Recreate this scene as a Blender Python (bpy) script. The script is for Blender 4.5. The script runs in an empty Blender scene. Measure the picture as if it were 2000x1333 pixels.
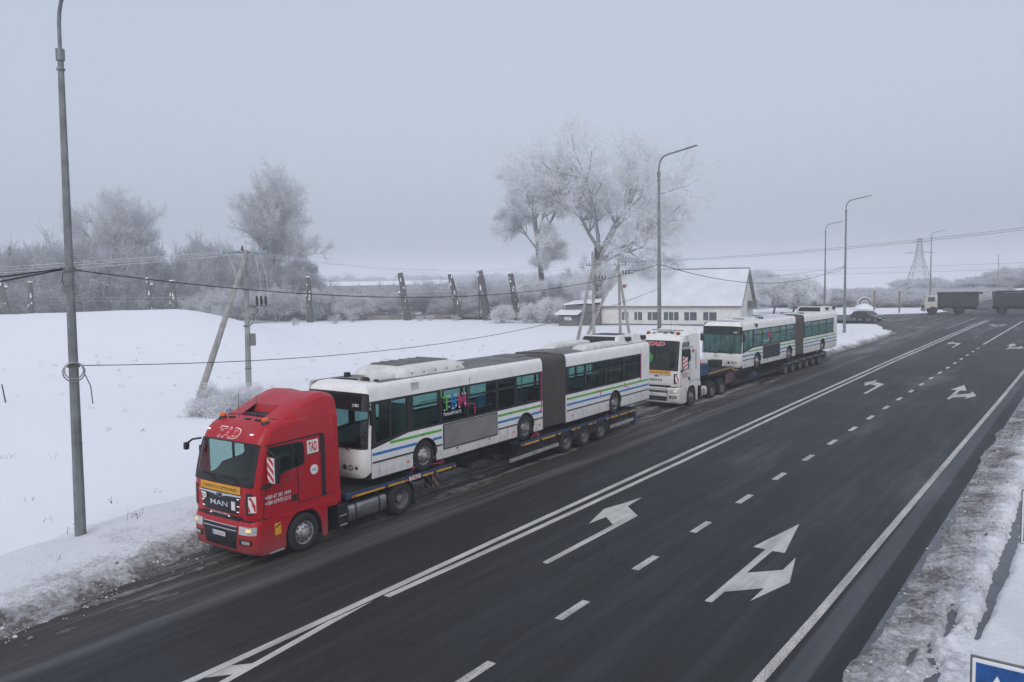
import bpy, bmesh, math, random
import numpy as np
from mathutils import Vector, Matrix, noise
from mathutils.geometry import tessellate_polygon
rad = math.radians
sc = bpy.context.scene
col = sc.collection

# ---------------------------------------------------------------- camera
cy_, cp_, cr_ = rad(36.727), rad(4.604), rad(-1.047)
F = Vector((-math.sin(cy_)*math.cos(cp_), math.cos(cy_)*math.cos(cp_), -math.sin(cp_)))
Rt = Vector((math.cos(cy_), math.sin(cy_), 0)); Up = Rt.cross(F)
R2 = Rt*math.cos(cr_) + Up*math.sin(cr_); U2 = Up*math.cos(cr_) - Rt*math.sin(cr_)
cd = bpy.data.cameras.new('camera'); cam = bpy.data.objects.new('camera', cd); col.objects.link(cam)
m = Matrix((R2, U2, -F)).transposed().to_4x4(); m.translation = (0, 0, 7.0)
cam.matrix_world = m
cd.sensor_width = 36; cd.sensor_fit = 'HORIZONTAL'; cd.lens = 1556/2000*36; cd.clip_end = 6000; cd.clip_start = .1
sc.camera = cam

# ---------------------------------------------------------------- sky, sun, exposure
SUN_EL, SUN_AZ = 40, 150
w = bpy.data.worlds.new('World'); sc.world = w; w.use_nodes = True
nt = w.node_tree; nt.nodes.clear()
out = nt.nodes.new('ShaderNodeOutputWorld')
sky = nt.nodes.new('ShaderNodeTexSky'); sky.sky_type = 'NISHITA'; sky.sun_disc = False
sky.sun_elevation = rad(SUN_EL); sky.sun_rotation = rad(SUN_AZ); sky.dust_density = 6; sky.air_density = 1.5
b1 = nt.nodes.new('ShaderNodeBackground'); b1.inputs[1].default_value = .05
hsv = nt.nodes.new('ShaderNodeHueSaturation'); hsv.inputs['Saturation'].default_value = .45
nt.links.new(sky.outputs[0], hsv.inputs['Color']); nt.links.new(hsv.outputs[0], b1.inputs[0])
tc = nt.nodes.new('ShaderNodeTexCoord'); sep = nt.nodes.new('ShaderNodeSeparateXYZ'); nt.links.new(tc.outputs['Generated'], sep.inputs[0])
cr = nt.nodes.new('ShaderNodeValToRGB'); nt.links.new(sep.outputs['Z'], cr.inputs[0])
cr.color_ramp.elements[0].position = 0.0; cr.color_ramp.elements[0].color = (.345, .405, .51, 1)
cr.color_ramp.elements[1].position = 1.0; cr.color_ramp.elements[1].color = (.44, .462, .61, 1)
b2 = nt.nodes.new('ShaderNodeBackground'); b2.inputs[1].default_value = 1.0; nt.links.new(cr.outputs[0], b2.inputs[0])
ad = nt.nodes.new('ShaderNodeAddShader'); nt.links.new(b1.outputs[0], ad.inputs[0]); nt.links.new(b2.outputs[0], ad.inputs[1])
nt.links.new(ad.outputs[0], out.inputs[0])
sl = bpy.data.lights.new('sun', 'SUN'); sl.energy = .6; sl.angle = rad(35); sl.color = (1, .97, .93)
so = bpy.data.objects.new('sun', sl); col.objects.link(so)
so.rotation_euler = (rad(90-SUN_EL), 0, rad(180-SUN_AZ)); so.location = (0, 0, 60)
sc.view_settings.view_transform = 'Standard'; sc.view_settings.look = 'None'
sc.view_settings.exposure = 0.0; sc.view_settings.gamma = 1; sc.view_settings.use_curve_mapping = False
sc.render.engine = 'CYCLES'
cy = sc.cycles
cy.use_denoising = True; cy.denoising_prefilter = 'NONE'; cy.max_bounces = 8; cy.diffuse_bounces = 3; cy.glossy_bounces = 3; cy.transmission_bounces = 4
cy.transparent_max_bounces = 16; cy.volume_bounces = 2; cy.caustics_reflective = False; cy.caustics_refractive = False
cy.sample_clamp_indirect = 4

# ---------------------------------------------------------------- materials
def mat(name, c, rough=.6, metal=0., var=.12, vscale=3., bump=0., bscale=20., spec=.5, emit=None, es=0., dirt=0., dirtc=(.13, .12, .11), dz=(0., 1.2), coat=0.):
    m = bpy.data.materials.new(name); m.use_nodes = True; n = m.node_tree.nodes; L = m.node_tree.links
    p = n['Principled BSDF']; p.inputs['Roughness'].default_value = rough; p.inputs['Metallic'].default_value = metal
    p.inputs['Specular IOR Level'].default_value = spec
    if coat: p.inputs['Coat Weight'].default_value = coat; p.inputs['Coat Roughness'].default_value = .12
    if emit: p.inputs['Emission Color'].default_value = (*emit, 1); p.inputs['Emission Strength'].default_value = es
    t = n.new('ShaderNodeTexCoord'); nz = n.new('ShaderNodeTexNoise'); nz.inputs['Scale'].default_value = vscale; nz.inputs['Detail'].default_value = 6
    L.new(t.outputs['Object'], nz.inputs['Vector'])
    r = n.new('ShaderNodeValToRGB'); r.color_ramp.elements[0].position = .3; r.color_ramp.elements[1].position = .7
    r.color_ramp.elements[0].color = (*[max(0, x*(1-var)) for x in c], 1); r.color_ramp.elements[1].color = (*[min(1, x*(1+var)) for x in c], 1)
    L.new(nz.outputs[0], r.inputs[0]); src = r.outputs[0]
    if dirt:
        sp = n.new('ShaderNodeSeparateXYZ'); L.new(t.outputs['Object'], sp.inputs[0])
        mr = n.new('ShaderNodeMapRange'); mr.inputs[1].default_value = dz[1]; mr.inputs[2].default_value = dz[0]; L.new(sp.outputs['Z'], mr.inputs[0])
        n2 = n.new('ShaderNodeTexNoise'); n2.inputs['Scale'].default_value = 5; n2.inputs['Detail'].default_value = 8; L.new(t.outputs['Object'], n2.inputs['Vector'])
        mu = n.new('ShaderNodeMath'); mu.operation = 'MULTIPLY'; L.new(mr.outputs[0], mu.inputs[0]); L.new(n2.outputs[0], mu.inputs[1])
        m2 = n.new('ShaderNodeMath'); m2.operation = 'MULTIPLY_ADD'; m2.use_clamp = True; L.new(mu.outputs[0], m2.inputs[0]); m2.inputs[1].default_value = dirt*1.6
        n3 = n.new('ShaderNodeTexNoise'); n3.inputs['Scale'].default_value = 2.2; n3.inputs['Detail'].default_value = 9; L.new(t.outputs['Object'], n3.inputs['Vector'])
        m3 = n.new('ShaderNodeMapRange'); m3.inputs[1].default_value = .55; m3.inputs[2].default_value = .85; m3.inputs[4].default_value = dirt*.5; L.new(n3.outputs[0], m3.inputs[0]); L.new(m3.outputs[0], m2.inputs[2])
        mx = n.new('ShaderNodeMixRGB'); L.new(m2.outputs[0], mx.inputs[0]); L.new(src, mx.inputs[1]); mx.inputs[2].default_value = (*dirtc, 1); src = mx.outputs[0]
    L.new(src, p.inputs['Base Color'])
    if bump:
        nb = n.new('ShaderNodeTexNoise'); nb.inputs['Scale'].default_value = bscale; nb.inputs['Detail'].default_value = 8; L.new(t.outputs['Object'], nb.inputs['Vector'])
        bp = n.new('ShaderNodeBump'); bp.inputs['Strength'].default_value = bump; bp.inputs['Distance'].default_value = .05; L.new(nb.outputs[0], bp.inputs['Height']); L.new(bp.outputs[0], p.inputs['Normal'])
    return m

def glass(name, tint, rough=.03, frost=0., frostc=(.3, .4, .38), refl=1.0):
    m = bpy.data.materials.new(name); m.use_nodes = True; n = m.node_tree.nodes; L = m.node_tree.links
    n.remove(n['Principled BSDF']); o = n['Material Output']
    tr = n.new('ShaderNodeBsdfTransparent'); tr.inputs[0].default_value = (*tint, 1)
    gl = n.new('ShaderNodeBsdfGlossy'); gl.inputs['Roughness'].default_value = rough; gl.inputs[0].default_value = (refl, refl, refl, 1)
    lw = n.new('ShaderNodeLayerWeight'); lw.inputs[0].default_value = .5
    pw = n.new('ShaderNodeMath'); pw.operation = 'POWER'; pw.inputs[1].default_value = 4.0; L.new(lw.outputs['Facing'], pw.inputs[0])
    fr = n.new('ShaderNodeMath'); fr.operation = 'MULTIPLY_ADD'; fr.inputs[1].default_value = .5; fr.inputs[2].default_value = .035; L.new(pw.outputs[0], fr.inputs[0])
    mx = n.new('ShaderNodeMixShader'); L.new(fr.outputs[0], mx.inputs[0])
    base = tr.outputs[0]
    if frost:
        df = n.new('ShaderNodeBsdfDiffuse'); df.inputs[0].default_value = (*frostc, 1)
        nz = n.new('ShaderNodeTexNoise'); nz.inputs['Scale'].default_value = 1.6; nz.inputs['Detail'].default_value = 7
        t = n.new('ShaderNodeTexCoord'); L.new(t.outputs['Object'], nz.inputs['Vector'])
        mr = n.new('ShaderNodeMapRange'); mr.inputs[1].default_value = .3; mr.inputs[2].default_value = .7; mr.inputs[3].default_value = frost*.4; mr.inputs[4].default_value = min(1, frost*1.5); L.new(nz.outputs[0], mr.inputs[0])
        m0 = n.new('ShaderNodeMixShader'); L.new(mr.outputs[0], m0.inputs[0]); L.new(tr.outputs[0], m0.inputs[1]); L.new(df.outputs[0], m0.inputs[2]); base = m0.outputs[0]
    L.new(base, mx.inputs[1]); L.new(gl.outputs[0], mx.inputs[2]); L.new(mx.outputs[0], o.inputs[0])
    return m

M = dict(
 red=mat('red_paint', (.40, .006, .015), .42, var=.06, spec=.35, coat=.12, dirt=.75, dirtc=(.17, .11, .105), dz=(.1, 1.0)),
 white=mat('white_paint', (.74, .735, .71), .45, var=.05, spec=.35, coat=.1, dirt=.65, dirtc=(.24, .23, .21), dz=(0., 1.6)),
 buswhite=mat('bus_white', (.78, .775, .755), .45, var=.05, spec=.35, coat=.1, dirt=.6, dirtc=(.30, .29, .27), dz=(-.1, .8)),
 roofgrey=mat('roof_grime', (.155, .15, .148), .75, var=.35, vscale=1.3, bump=.15),
 roofwhite=mat('roof_white', (.60, .62, .62), .6, var=.12, vscale=1.2),
 podwhite=mat('pod_white', (.62, .63, .60), .5, var=.14, vscale=2.5),
 black=mat('black_plastic', (.012, .012, .014), .55, var=.25),
 dark=mat('dark_underside', (.018, .018, .019), .8, var=.4, vscale=5),
 rubber=mat('rubber', (.022, .022, .023), .85, var=.35, vscale=8, bump=.2, bscale=60),
 bellow=mat('bellows', (.05, .05, .05), .75, var=.4, vscale=2),
 chrome=mat('chrome', (.62, .63, .65), .25, 1., var=.1),
 alu=mat('aluminium', (.42, .42, .42), .38, .9, var=.25, dirt=.6, dirtc=(.12, .11, .10), dz=(.2, 1.4)),
 rim=mat('rim', (.38, .38, .38), .45, .6, var=.35, vscale=6),
 rimdark=mat('rim_dirty', (.15, .15, .15), .6, .3, var=.4, vscale=6),
 steelblue=mat('trailer_blue', (.012, .045, .11), .5, var=.25, dirt=.4, dirtc=(.05, .05, .05), dz=(.3, 1.2)),
 yellow=mat('reflex_yellow', (.62, .33, .02), .45, var=.15),
 orange=mat('orange_lens', (.75, .12, .01), .25, var=.1),
 redlens=mat('red_lens', (.5, .02, .015), .3),
 signyellow=mat('sign_yellow', (.68, .34, .015), .5, var=.08),
 signwhite=mat('sign_white', (.72, .73, .74), .5, var=.06),
 signred=mat('sign_red', (.50, .015, .02), .5, var=.06),
 signblue=mat('sign_blue', (.005, .075, .27), .45, var=.25, vscale=14, bump=.3, bscale=90),
 lettw=mat('lettering_white', (.75, .75, .75), .5, var=.03),
 lettr=mat('lettering_red', (.55, .01, .02), .5, var=.03),
 lettk=mat('lettering_black', (.015, .015, .015), .5, var=.03),
 lime=mat('lime', (.10, .42, .05), .45, var=.06), blue=mat('blue', (.02, .18, .48), .45, var=.06), magenta=mat('magenta', (.42, .02, .14), .45, var=.06),
 panelgrey=mat('panel_grey', (.20, .20, .20), .6, var=.18, vscale=1.5),
 seat=mat('seat_fabric', (.03, .05, .07), .9, var=.3), railgreen=mat('handrail', (.25, .42, .38), .4),
 interior=mat('interior', (.20, .21, .21), .8), floor_in=mat('bus_floor', (.06, .06, .065), .8),
 lens=mat('lamp_lens', (.55, .56, .58), .15, .4, var=.2, vscale=20),
 lit=mat('lit_lamp', (.8, .6, .3), .2, emit=(1, .62, .22), es=.4),
 litwhite=mat('marker_lamp', (.8, .8, .8), .2, emit=(1, .98, .9), es=.5),
 galv=mat('galvanised', (.20, .215, .22), .5, .5, var=.25, vscale=2.5),
 concrete=mat('concrete', (.27, .265, .25), .85, var=.25, vscale=2, bump=.3),
 wire=mat('wire', (.03, .03, .032), .7), wirefrost=mat('frosted_wire', (.55, .57, .6), .8),
 insul=mat('insulator_glass', (.30, .42, .42), .2), porcelain=mat('porcelain', (.03, .025, .022), .3),
 bark=mat('bark', (.065, .058, .053), .9, var=.45, vscale=3, bump=.6, bscale=6),
 barkfrost=mat('frosted_bark', (.30, .30, .305), .9, var=.4, vscale=4),
 firdark=mat('frosted_fir', (.22, .24, .24), .9, var=.3, vscale=.5),
 weed=mat('dry_weed', (.10, .085, .05), .9, var=.4), 
 snowcap=mat('snow_cap', (.80, .82, .85), .8, var=.03, bump=.3, bscale=8),
 wall=mat('white_brick', (.60, .60, .57), .85, var=.1, vscale=1.2, bump=.25, bscale=10),
 winframe=mat('window_frame', (.66, .68, .7), .5), winglass=mat('house_glass', (.05, .06, .07), .12, var=.3),
 sheet=mat('shed_sheet', (.10, .10, .105), .8, var=.3, vscale=1), chimney=mat('chimney_brick', (.20, .06, .05), .9, var=.35, vscale=5),
 fascia=mat('fascia', (.17, .10, .10), .8, var=.4), 
 carpaint=mat('car_paint', (.022, .026, .028), .3, var=.2, coat=.5), 
 mazcab=mat('dumper_cab', (.58, .57, .52), .55, var=.15, dirt=.6, dirtc=(.15, .13, .11), dz=(.4, 2.)),
 tipper=mat('tipper_grey', (.030, .031, .030), .7, var=.3, vscale=1.5), tipgreen=mat('tipper_green', (.012, .022, .028), .65, var=.3, vscale=1.5),
 wood=mat('post_wood', (.20, .12, .07), .9, var=.3), pylon=mat('pylon_steel', (.17, .18, .19), .6, .3),
 green=mat('soft_green', (.12, .45, .04), .7), pink=mat('strap_pink', (.32, .03, .06), .7, var=.2),
 steel=mat('underrun_steel', (.34, .34, .335), .6, .3, var=.25, vscale=3),
)
def frost_mat(name, c, tr, var=.1):
    m = bpy.data.materials.new(name); m.use_nodes = True; n = m.node_tree.nodes; L = m.node_tree.links; n.remove(n['Principled BSDF'])
    t = n.new('ShaderNodeTexCoord'); nz = n.new('ShaderNodeTexNoise'); nz.inputs['Scale'].default_value = .5; nz.inputs['Detail'].default_value = 6; L.new(t.outputs['Object'], nz.inputs['Vector'])
    r = n.new('ShaderNodeValToRGB'); r.color_ramp.elements[0].position = .3; r.color_ramp.elements[1].position = .7
    r.color_ramp.elements[0].color = (*[x*(1-var) for x in c], 1); r.color_ramp.elements[1].color = (*[min(.95, x*(1+var)) for x in c], 1); L.new(nz.outputs[0], r.inputs[0])
    a = n.new('ShaderNodeBsdfDiffuse'); b = n.new('ShaderNodeBsdfTranslucent'); mx = n.new('ShaderNodeMixShader'); mx.inputs[0].default_value = tr
    L.new(r.outputs[0], a.inputs[0]); L.new(r.outputs[0], b.inputs[0]); L.new(a.outputs[0], mx.inputs[1]); L.new(b.outputs[0], mx.inputs[2]); L.new(mx.outputs[0], n['Material Output'].inputs[0]); return m
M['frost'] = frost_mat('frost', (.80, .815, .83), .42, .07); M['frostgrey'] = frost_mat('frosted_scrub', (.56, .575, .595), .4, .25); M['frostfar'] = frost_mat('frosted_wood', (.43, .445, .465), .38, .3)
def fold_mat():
    m = mat('bellows_fold_highlights', (.03, .03, .03), .8, var=.3); n = m.node_tree.nodes; L = m.node_tree.links; p = n['Principled BSDF']; src = p.inputs['Base Color'].links[0].from_socket
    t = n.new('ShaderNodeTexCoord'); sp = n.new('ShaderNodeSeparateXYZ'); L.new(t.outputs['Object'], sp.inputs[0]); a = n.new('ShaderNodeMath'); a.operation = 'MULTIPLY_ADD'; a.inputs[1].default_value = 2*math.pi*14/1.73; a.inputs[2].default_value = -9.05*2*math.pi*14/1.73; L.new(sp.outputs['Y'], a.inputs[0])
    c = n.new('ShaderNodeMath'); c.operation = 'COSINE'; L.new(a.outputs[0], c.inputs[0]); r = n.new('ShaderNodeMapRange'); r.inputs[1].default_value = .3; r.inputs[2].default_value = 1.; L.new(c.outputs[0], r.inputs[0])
    x = n.new('ShaderNodeMixRGB'); L.new(r.outputs[0], x.inputs[0]); L.new(src, x.inputs[1]); x.inputs[2].default_value = (.085, .082, .08, 1); L.new(x.outputs[0], p.inputs['Base Color']); return m  # fold highlights painted in: crests lighter, creases left dark
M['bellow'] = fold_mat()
M['frostmid'] = frost_mat('frost_on_tall_trees', (.66, .675, .69), .4, .12); M['frostfog'] = frost_mat('fog_toned_far_wood', (.70, .715, .74), .45, .1); M['frostpale'] = frost_mat('frosted_far_wood', (.62, .63, .65), .4, .2); M['roofsnow'] = mat('roof_snow', (.62, .65, .69), .85, var=.08, vscale=.5, bump=.4, bscale=3)  # horizon belt's fog and roof slope's shade are put into their colours
M['g_cab'] = glass('cab_glass', (.66, .78, .76)); M['g_bus'] = glass('bus_glass', (.57, .73, .71))
M['g_busfrost'] = glass('bus_glass_frosted', (.66, .83, .80), .1, .6, (.11, .29, .25))
M['g_frontfrost'] = glass('bus_windscreen_frosted', (.35, .5, .5), .1, .5, (.06, .15, .14)); M['g_front'] = glass('bus_windscreen', (.30, .42, .42)); M['g_lamp'] = glass('lamp_glass', (.9, .92, .95))

# ---------------------------------------------------------------- mesh helpers
class MB:
    def __init__(s): s.v = []; s.f = []
    def add(s, vs, fs):
        o = len(s.v); s.v += [tuple(p) for p in vs]; s.f += [tuple(i+o for i in f) for f in fs]; return s
    def box(s, x0, x1, y0, y1, z0, z1):
        return s.add([(x0,y0,z0),(x1,y0,z0),(x1,y1,z0),(x0,y1,z0),(x0,y0,z1),(x1,y0,z1),(x1,y1,z1),(x0,y1,z1)],
              [(0,3,2,1),(4,5,6,7),(0,1,5,4),(1,2,6,5),(2,3,7,6),(3,0,4,7)])
    def hexa(s, p): return s.add(p, [(0,3,2,1),(4,5,6,7),(0,1,5,4),(1,2,6,5),(2,3,7,6),(3,0,4,7)])
    def tube(s, pts, r, n=6, cap=True):
        pts = [Vector(p) for p in pts]; rs = r if isinstance(r, (list, tuple)) else [r]*len(pts); vs = []; fs = []
        a = None
        for i, p in enumerate(pts):
            t = (pts[min(i+1, len(pts)-1)]-pts[max(i-1, 0)]).normalized()
            if a is None: a = t.orthogonal().normalized()
            else:
                a = (a-t*a.dot(t)); a = a.normalized() if a.length > 1e-6 else t.orthogonal().normalized()
            b = t.cross(a)
            vs += [p+(a*math.cos(2*math.pi*k/n)+b*math.sin(2*math.pi*k/n))*rs[i] for k in range(n)]
        for i in range(len(pts)-1):
            fs += [(i*n+k, i*n+(k+1) % n, (i+1)*n+(k+1) % n, (i+1)*n+k) for k in range(n)]
        if cap: fs += [tuple(range(n))[::-1], tuple(range((len(pts)-1)*n, len(pts)*n))]
        return s.add(vs, fs)
    def lathe(s, prof, n=32, M_=None):   # prof [(radius, x)] about X axis
        vs = []; fs = []; k = len(prof)
        for i in range(n):
            a = 2*math.pi*i/n; vs += [(x, r*math.cos(a), r*math.sin(a)) for r, x in prof]
        for i in range(n):
            j = (i+1) % n; fs += [(i*k+q, i*k+q+1, j*k+q+1, j*k+q) for q in range(k-1)]
        if M_: vs = [M_ @ Vector(v) for v in vs]
        return s.add(vs, fs)
    def grid(s, rows, skip=None):
        n = len(rows[0]); vs = [p for r in rows for p in r]; fs = []
        for i in range(len(rows)-1):
            for j in range(n-1):
                if skip and skip(i, j): continue
                fs.append((i*n+j, i*n+j+1, (i+1)*n+j+1, (i+1)*n+j))
        return s.add(vs, fs)
    def slab(s, xs, zs, fn, t):   # curved solid: fn(x,z)->point, t = offset vector inward
        t = Vector(t); n = len(xs)
        A = [[Vector(fn(x, z)) for x in xs] for z in zs]; m = len(zs)
        vs = [p for r in A for p in r]; N = len(vs); vs += [p+t for p in vs]; fs = []
        for i in range(m-1):
            for j in range(n-1):
                q = (i*n+j, i*n+j+1, (i+1)*n+j+1, (i+1)*n+j); fs += [q, tuple(k+N for k in q[::-1])]
        rim = [j for j in range(n)]+[i*n+n-1 for i in range(1, m)]+[(m-1)*n+j for j in range(n-2, -1, -1)]+[i*n for i in range(m-2, 0, -1)]
        for a, b in zip(rim, rim[1:]+rim[:1]): fs.append((b, a, a+N, b+N))
        return s.add(vs, fs)
    def plate(s, outer, holes, mp, t0, t1):   # polygon with holes, extruded between t0 and t1 by mp(a,b,t)
        loops = [outer]+list(holes); P = [[Vector((a, b, 0)) for a, b in L] for L in loops]
        flat = [q for L in loops for q in L]; N = len(flat); tr = tessellate_polygon(P)
        vs = [mp(a, b, t0) for a, b in flat]+[mp(a, b, t1) for a, b in flat]
        fs = [tuple(t) for t in tr]+[tuple(i+N for i in t[::-1]) for t in tr]; o = 0
        for L in loops:
            n = len(L); fs += [(o+i, o+(i+1) % n, o+(i+1) % n+N, o+i+N) for i in range(n)]; o += n
        return s.add(vs, fs)
    def mesh(s, name, ang=35, fix=True):
        me = bpy.data.meshes.new(name); me.from_pydata(s.v, [], s.f)
        if fix:
            bm = bmesh.new(); bm.from_mesh(me); bmesh.ops.recalc_face_normals(bm, faces=bm.faces); bm.to_mesh(me); bm.free()
        if ang:
            me.shade_smooth(); me.set_sharp_from_angle(angle=rad(ang))
        return me
    def build(s, name, m, parent=None, ang=35, bev=0, label=None, fix=True):
        me = s.mesh(name, ang, fix); me.materials.append(M[m] if isinstance(m, str) else m)
        return obj(name, me, parent, bev, label)
def obj(name, me, parent=None, bev=0, label=None, loc=None):
    o = bpy.data.objects.new(name, me); col.objects.link(o); o.parent = parent
    if bev:
        b = o.modifiers.new('bevel', 'BEVEL'); b.width = bev; b.segments = 2; b.limit_method = 'ANGLE'; b.angle_limit = rad(40)
    if label: o['label'] = label
    if loc: o.location = loc
    return o
def tag(o, label, cat, group=None):
    o['label'] = label; o['category'] = cat
    if group: o['group'] = group
    return o
def thing(name, label, cat, loc=(0,0,0), rz=0, group=None):
    o = bpy.data.objects.new(name, None); col.objects.link(o); o.location = loc; o.rotation_euler = (0, 0, rz); o.empty_display_size = .3
    return tag(o, label, cat, group)
def kind(o, k): o['kind'] = k; return o
def fast_mesh(name, V, Fq, m, smooth=False):
    V = np.asarray(V, np.float32).reshape(-1, 3); Fq = np.asarray(Fq, np.int32); k = Fq.shape[1]
    me = bpy.data.meshes.new(name); me.vertices.add(len(V)); me.vertices.foreach_set('co', V.ravel())
    me.loops.add(Fq.size); me.loops.foreach_set('vertex_index', Fq.ravel()); me.polygons.add(len(Fq))
    me.polygons.foreach_set('loop_start', np.arange(0, Fq.size, k, dtype=np.int32))
    me.update(calc_edges=True); me.materials.append(M[m] if isinstance(m, str) else m)
    if smooth: me.shade_smooth()
    return me
def B(name, m, parent, *a, bev=0, label=None): return MB().box(*a).build(name, m, parent, 0 if not bev else 35, bev, label)
def lerp(x, xs, ys): return float(np.interp(x, xs, ys))
# lettering: built-in font turned into mesh, 1 unit high
_T = {}
def glyphs(s, shear=0., bold=0.):
    k = (s, shear, bold)
    if k not in _T:
        cu = bpy.data.curves.new('text', 'FONT'); cu.body = s; cu.shear = shear; cu.offset = bold; cu.size = 1; cu.extrude = .0; cu.resolution_u = 2
        o = bpy.data.objects.new('text', cu); col.objects.link(o); dg = bpy.context.evaluated_depsgraph_get()
        me = bpy.data.meshes.new_from_object(o.evaluated_get(dg)); bpy.data.objects.remove(o); bpy.data.curves.remove(cu)
        V = np.array([v.co[:] for v in me.vertices]); lo = V.min(0); hi = V.max(0)
        _T[k] = ((V-lo)/(hi[1]-lo[1]), [tuple(p.vertices) for p in me.polygons], (hi[0]-lo[0])/(hi[1]-lo[1])); bpy.data.meshes.remove(me)
    return _T[k]
def text(name, s, m, parent, org, right, up, h, width=None, shear=0., bold=.0, fn=None, label=None):
    V, Fc, asp = glyphs(s, shear, bold); right = Vector(right); up = Vector(up); org = Vector(org); sx = (width/asp) if width else h
    vs = []
    for x, y, z in V:
        p = org+right*(x*sx)+up*(y*h)
        vs.append(fn(p) if fn else p)
    return MB().add(vs, Fc).build(name, m, parent, 0, 0, label, fix=False)
def haz(mb_out, a0, a1, b0, b1, mp, n=4, slope=1.0):   # diagonal bars clipped to a rectangle (returns list of polygons)
    Wd, H = a1-a0, b1-b0; st = (Wd+H*slope)/n; res = []
    for k in range(n):
        c0 = a0-H*slope+k*st; c1 = c0+st*.5; poly = [(c0, b1), (c1, b1), (c1+H*slope, b0), (c0+H*slope, b0)]
        for axis, lim, sgn in ((0, a0, 1), (0, a1, -1)):
            o = []
            for p, q in zip(poly, poly[1:]+poly[:1]):
                ip, iq = (p[axis]-lim)*sgn >= 0, (q[axis]-lim)*sgn >= 0
                if ip: o.append(p)
                if ip != iq:
                    t = (lim-p[axis])/(q[axis]-p[axis]); o.append((p[0]+t*(q[0]-p[0]), p[1]+t*(q[1]-p[1])))
            poly = o
            if not poly: break
        if len(poly) >= 3: mb_out.add([mp(a, b) for a, b in poly], [tuple(range(len(poly)))])
    return mb_out

# ---------------------------------------------------------------- ground, road, snow
def sstep(a, b, x):
    t = np.clip((x-a)/(b-a), 0, 1); return t*t*(3-2*t)
def fbm(X, Y, sc_, oct=4, seed=0.):
    out_ = np.zeros(X.size); xs = X.ravel(); ys = Y.ravel()
    for i in range(X.size): out_[i] = noise.fractal((xs[i]*sc_+seed, ys[i]*sc_+seed*1.7, seed), 1.0, 2.0, oct)
    return out_.reshape(X.shape)
def ground_z(X, Y):
    z = -.15-.3*sstep(-23, -30, X)
    D = -.888*X+.46*Y; q = .46*X+.888*Y
    z = z+3.6*sstep(62, 122, D)*(1-sstep(128, 142, D))*(1-sstep(6, 24, q))
    return z
def spaced(parts): return np.unique(np.concatenate([np.arange(a, b, s) for a, b, s in parts]))
gx = spaced([(-1500, -300, 60), (-300, -130, 8), (-130, -20, 1.6), (-20, 12, 4), (12, 120, 20), (120, 1500, 80)])
gy = spaced([(-600, -20, 40), (-20, 4, 4), (4, 130, 1.6), (130, 260, 8), (260, 2200, 70)])
GX, GY = np.meshgrid(gx, gy); GZ = ground_z(GX, GY)
near = (GX < -24) & (GX > -140) & (GY > 0) & (GY < 135)
amp = fbm(GX, GY, .09, 5, 3.1)+.5*fbm(GX, GY*.5, .33, 3, 6.2); GZ = GZ+np.where(GX < -23, .11, .02)*amp*np.where(near, 1, .6)
Vg = np.stack([GX, GY, GZ], -1).reshape(-1, 3); nx = len(gx)
ii = (np.arange(len(gy)-1)[:, None]*nx+np.arange(nx-1)[None]).ravel(); Fg = np.stack([ii, ii+1, ii+nx+1, ii+nx], -1)

def snow_mat(name, dirtlo, dirthi, axis_from, axis_to, dirtc=(.19, .175, .16), base=(.80, .82, .845), bscale=9., bump=.5, dsc=3.2):
    """white snow; dirt mixed in by noise with a bias that grows towards the road edge (x from -> to)"""
    m = bpy.data.materials.new(name); m.use_nodes = True; n = m.node_tree.nodes; L = m.node_tree.links; p = n['Principled BSDF']
    p.inputs['Roughness'].default_value = .85; p.inputs['Specular IOR Level'].default_value = .25
    t = n.new('ShaderNodeTexCoord')
    n1 = n.new('ShaderNodeTexNoise'); n1.inputs['Scale'].default_value = dsc; n1.inputs['Detail'].default_value = 10; n1.inputs['Roughness'].default_value = .78; L.new(t.outputs['Object'], n1.inputs['Vector'])
    n2 = n.new('ShaderNodeTexNoise'); n2.inputs['Scale'].default_value = .9; n2.inputs['Detail'].default_value = 7; n2.inputs['Roughness'].default_value = .6; L.new(t.outputs['Object'], n2.inputs['Vector'])
    at = n.new('ShaderNodeAttribute'); at.attribute_name = 'dirt'
    a0 = n.new('ShaderNodeMath'); a0.operation = 'MULTIPLY_ADD'; L.new(n2.outputs[0], a0.inputs[0]); a0.inputs[1].default_value = .75; L.new(at.outputs['Fac'], a0.inputs[2])
    a1 = n.new('ShaderNodeMath'); a1.operation = 'ADD'; L.new(n1.outputs[0], a1.inputs[0]); L.new(a0.outputs[0], a1.inputs[1])
    mr = n.new('ShaderNodeMapRange'); mr.inputs[1].default_value = dirtlo; mr.inputs[2].default_value = dirthi; L.new(a1.outputs[0], mr.inputs[0])
    mx = n.new('ShaderNodeMixRGB'); L.new(mr.outputs[0], mx.inputs[0]); mx.inputs[1].default_value = (*base, 1); mx.inputs[2].default_value = (*dirtc, 1)
    L.new(mx.outputs[0], p.inputs['Base Color'])
    nb = n.new('ShaderNodeTexNoise'); nb.inputs['Scale'].default_value = bscale; nb.inputs['Detail'].default_value = 9; nb.inputs['Roughness'].default_value = .65; L.new(t.outputs['Object'], nb.inputs['Vector'])
    bp = n.new('ShaderNodeBump'); bp.inputs['Strength'].default_value = bump; bp.inputs['Distance'].default_value = .06; L.new(nb.outputs[0], bp.inputs['Height']); L.new(bp.outputs[0], p.inputs['Normal'])
    return m
def dirt_attr(me, vals):
    a = me.attributes.new('dirt', 'FLOAT', 'POINT'); a.data.foreach_set('value', np.asarray(vals, np.float32).ravel())
M['snow'] = snow_mat('snow', 1.22, 1.5, 0, 0, dirtc=(.35, .34, .30), bscale=.9, bump=.7)
M['snowbank'] = snow_mat('snow_bank', .98, 1.42, 0, 0, dirtc=(.13, .12, .112), bscale=18, bump=1.0, dsc=7.)
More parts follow.
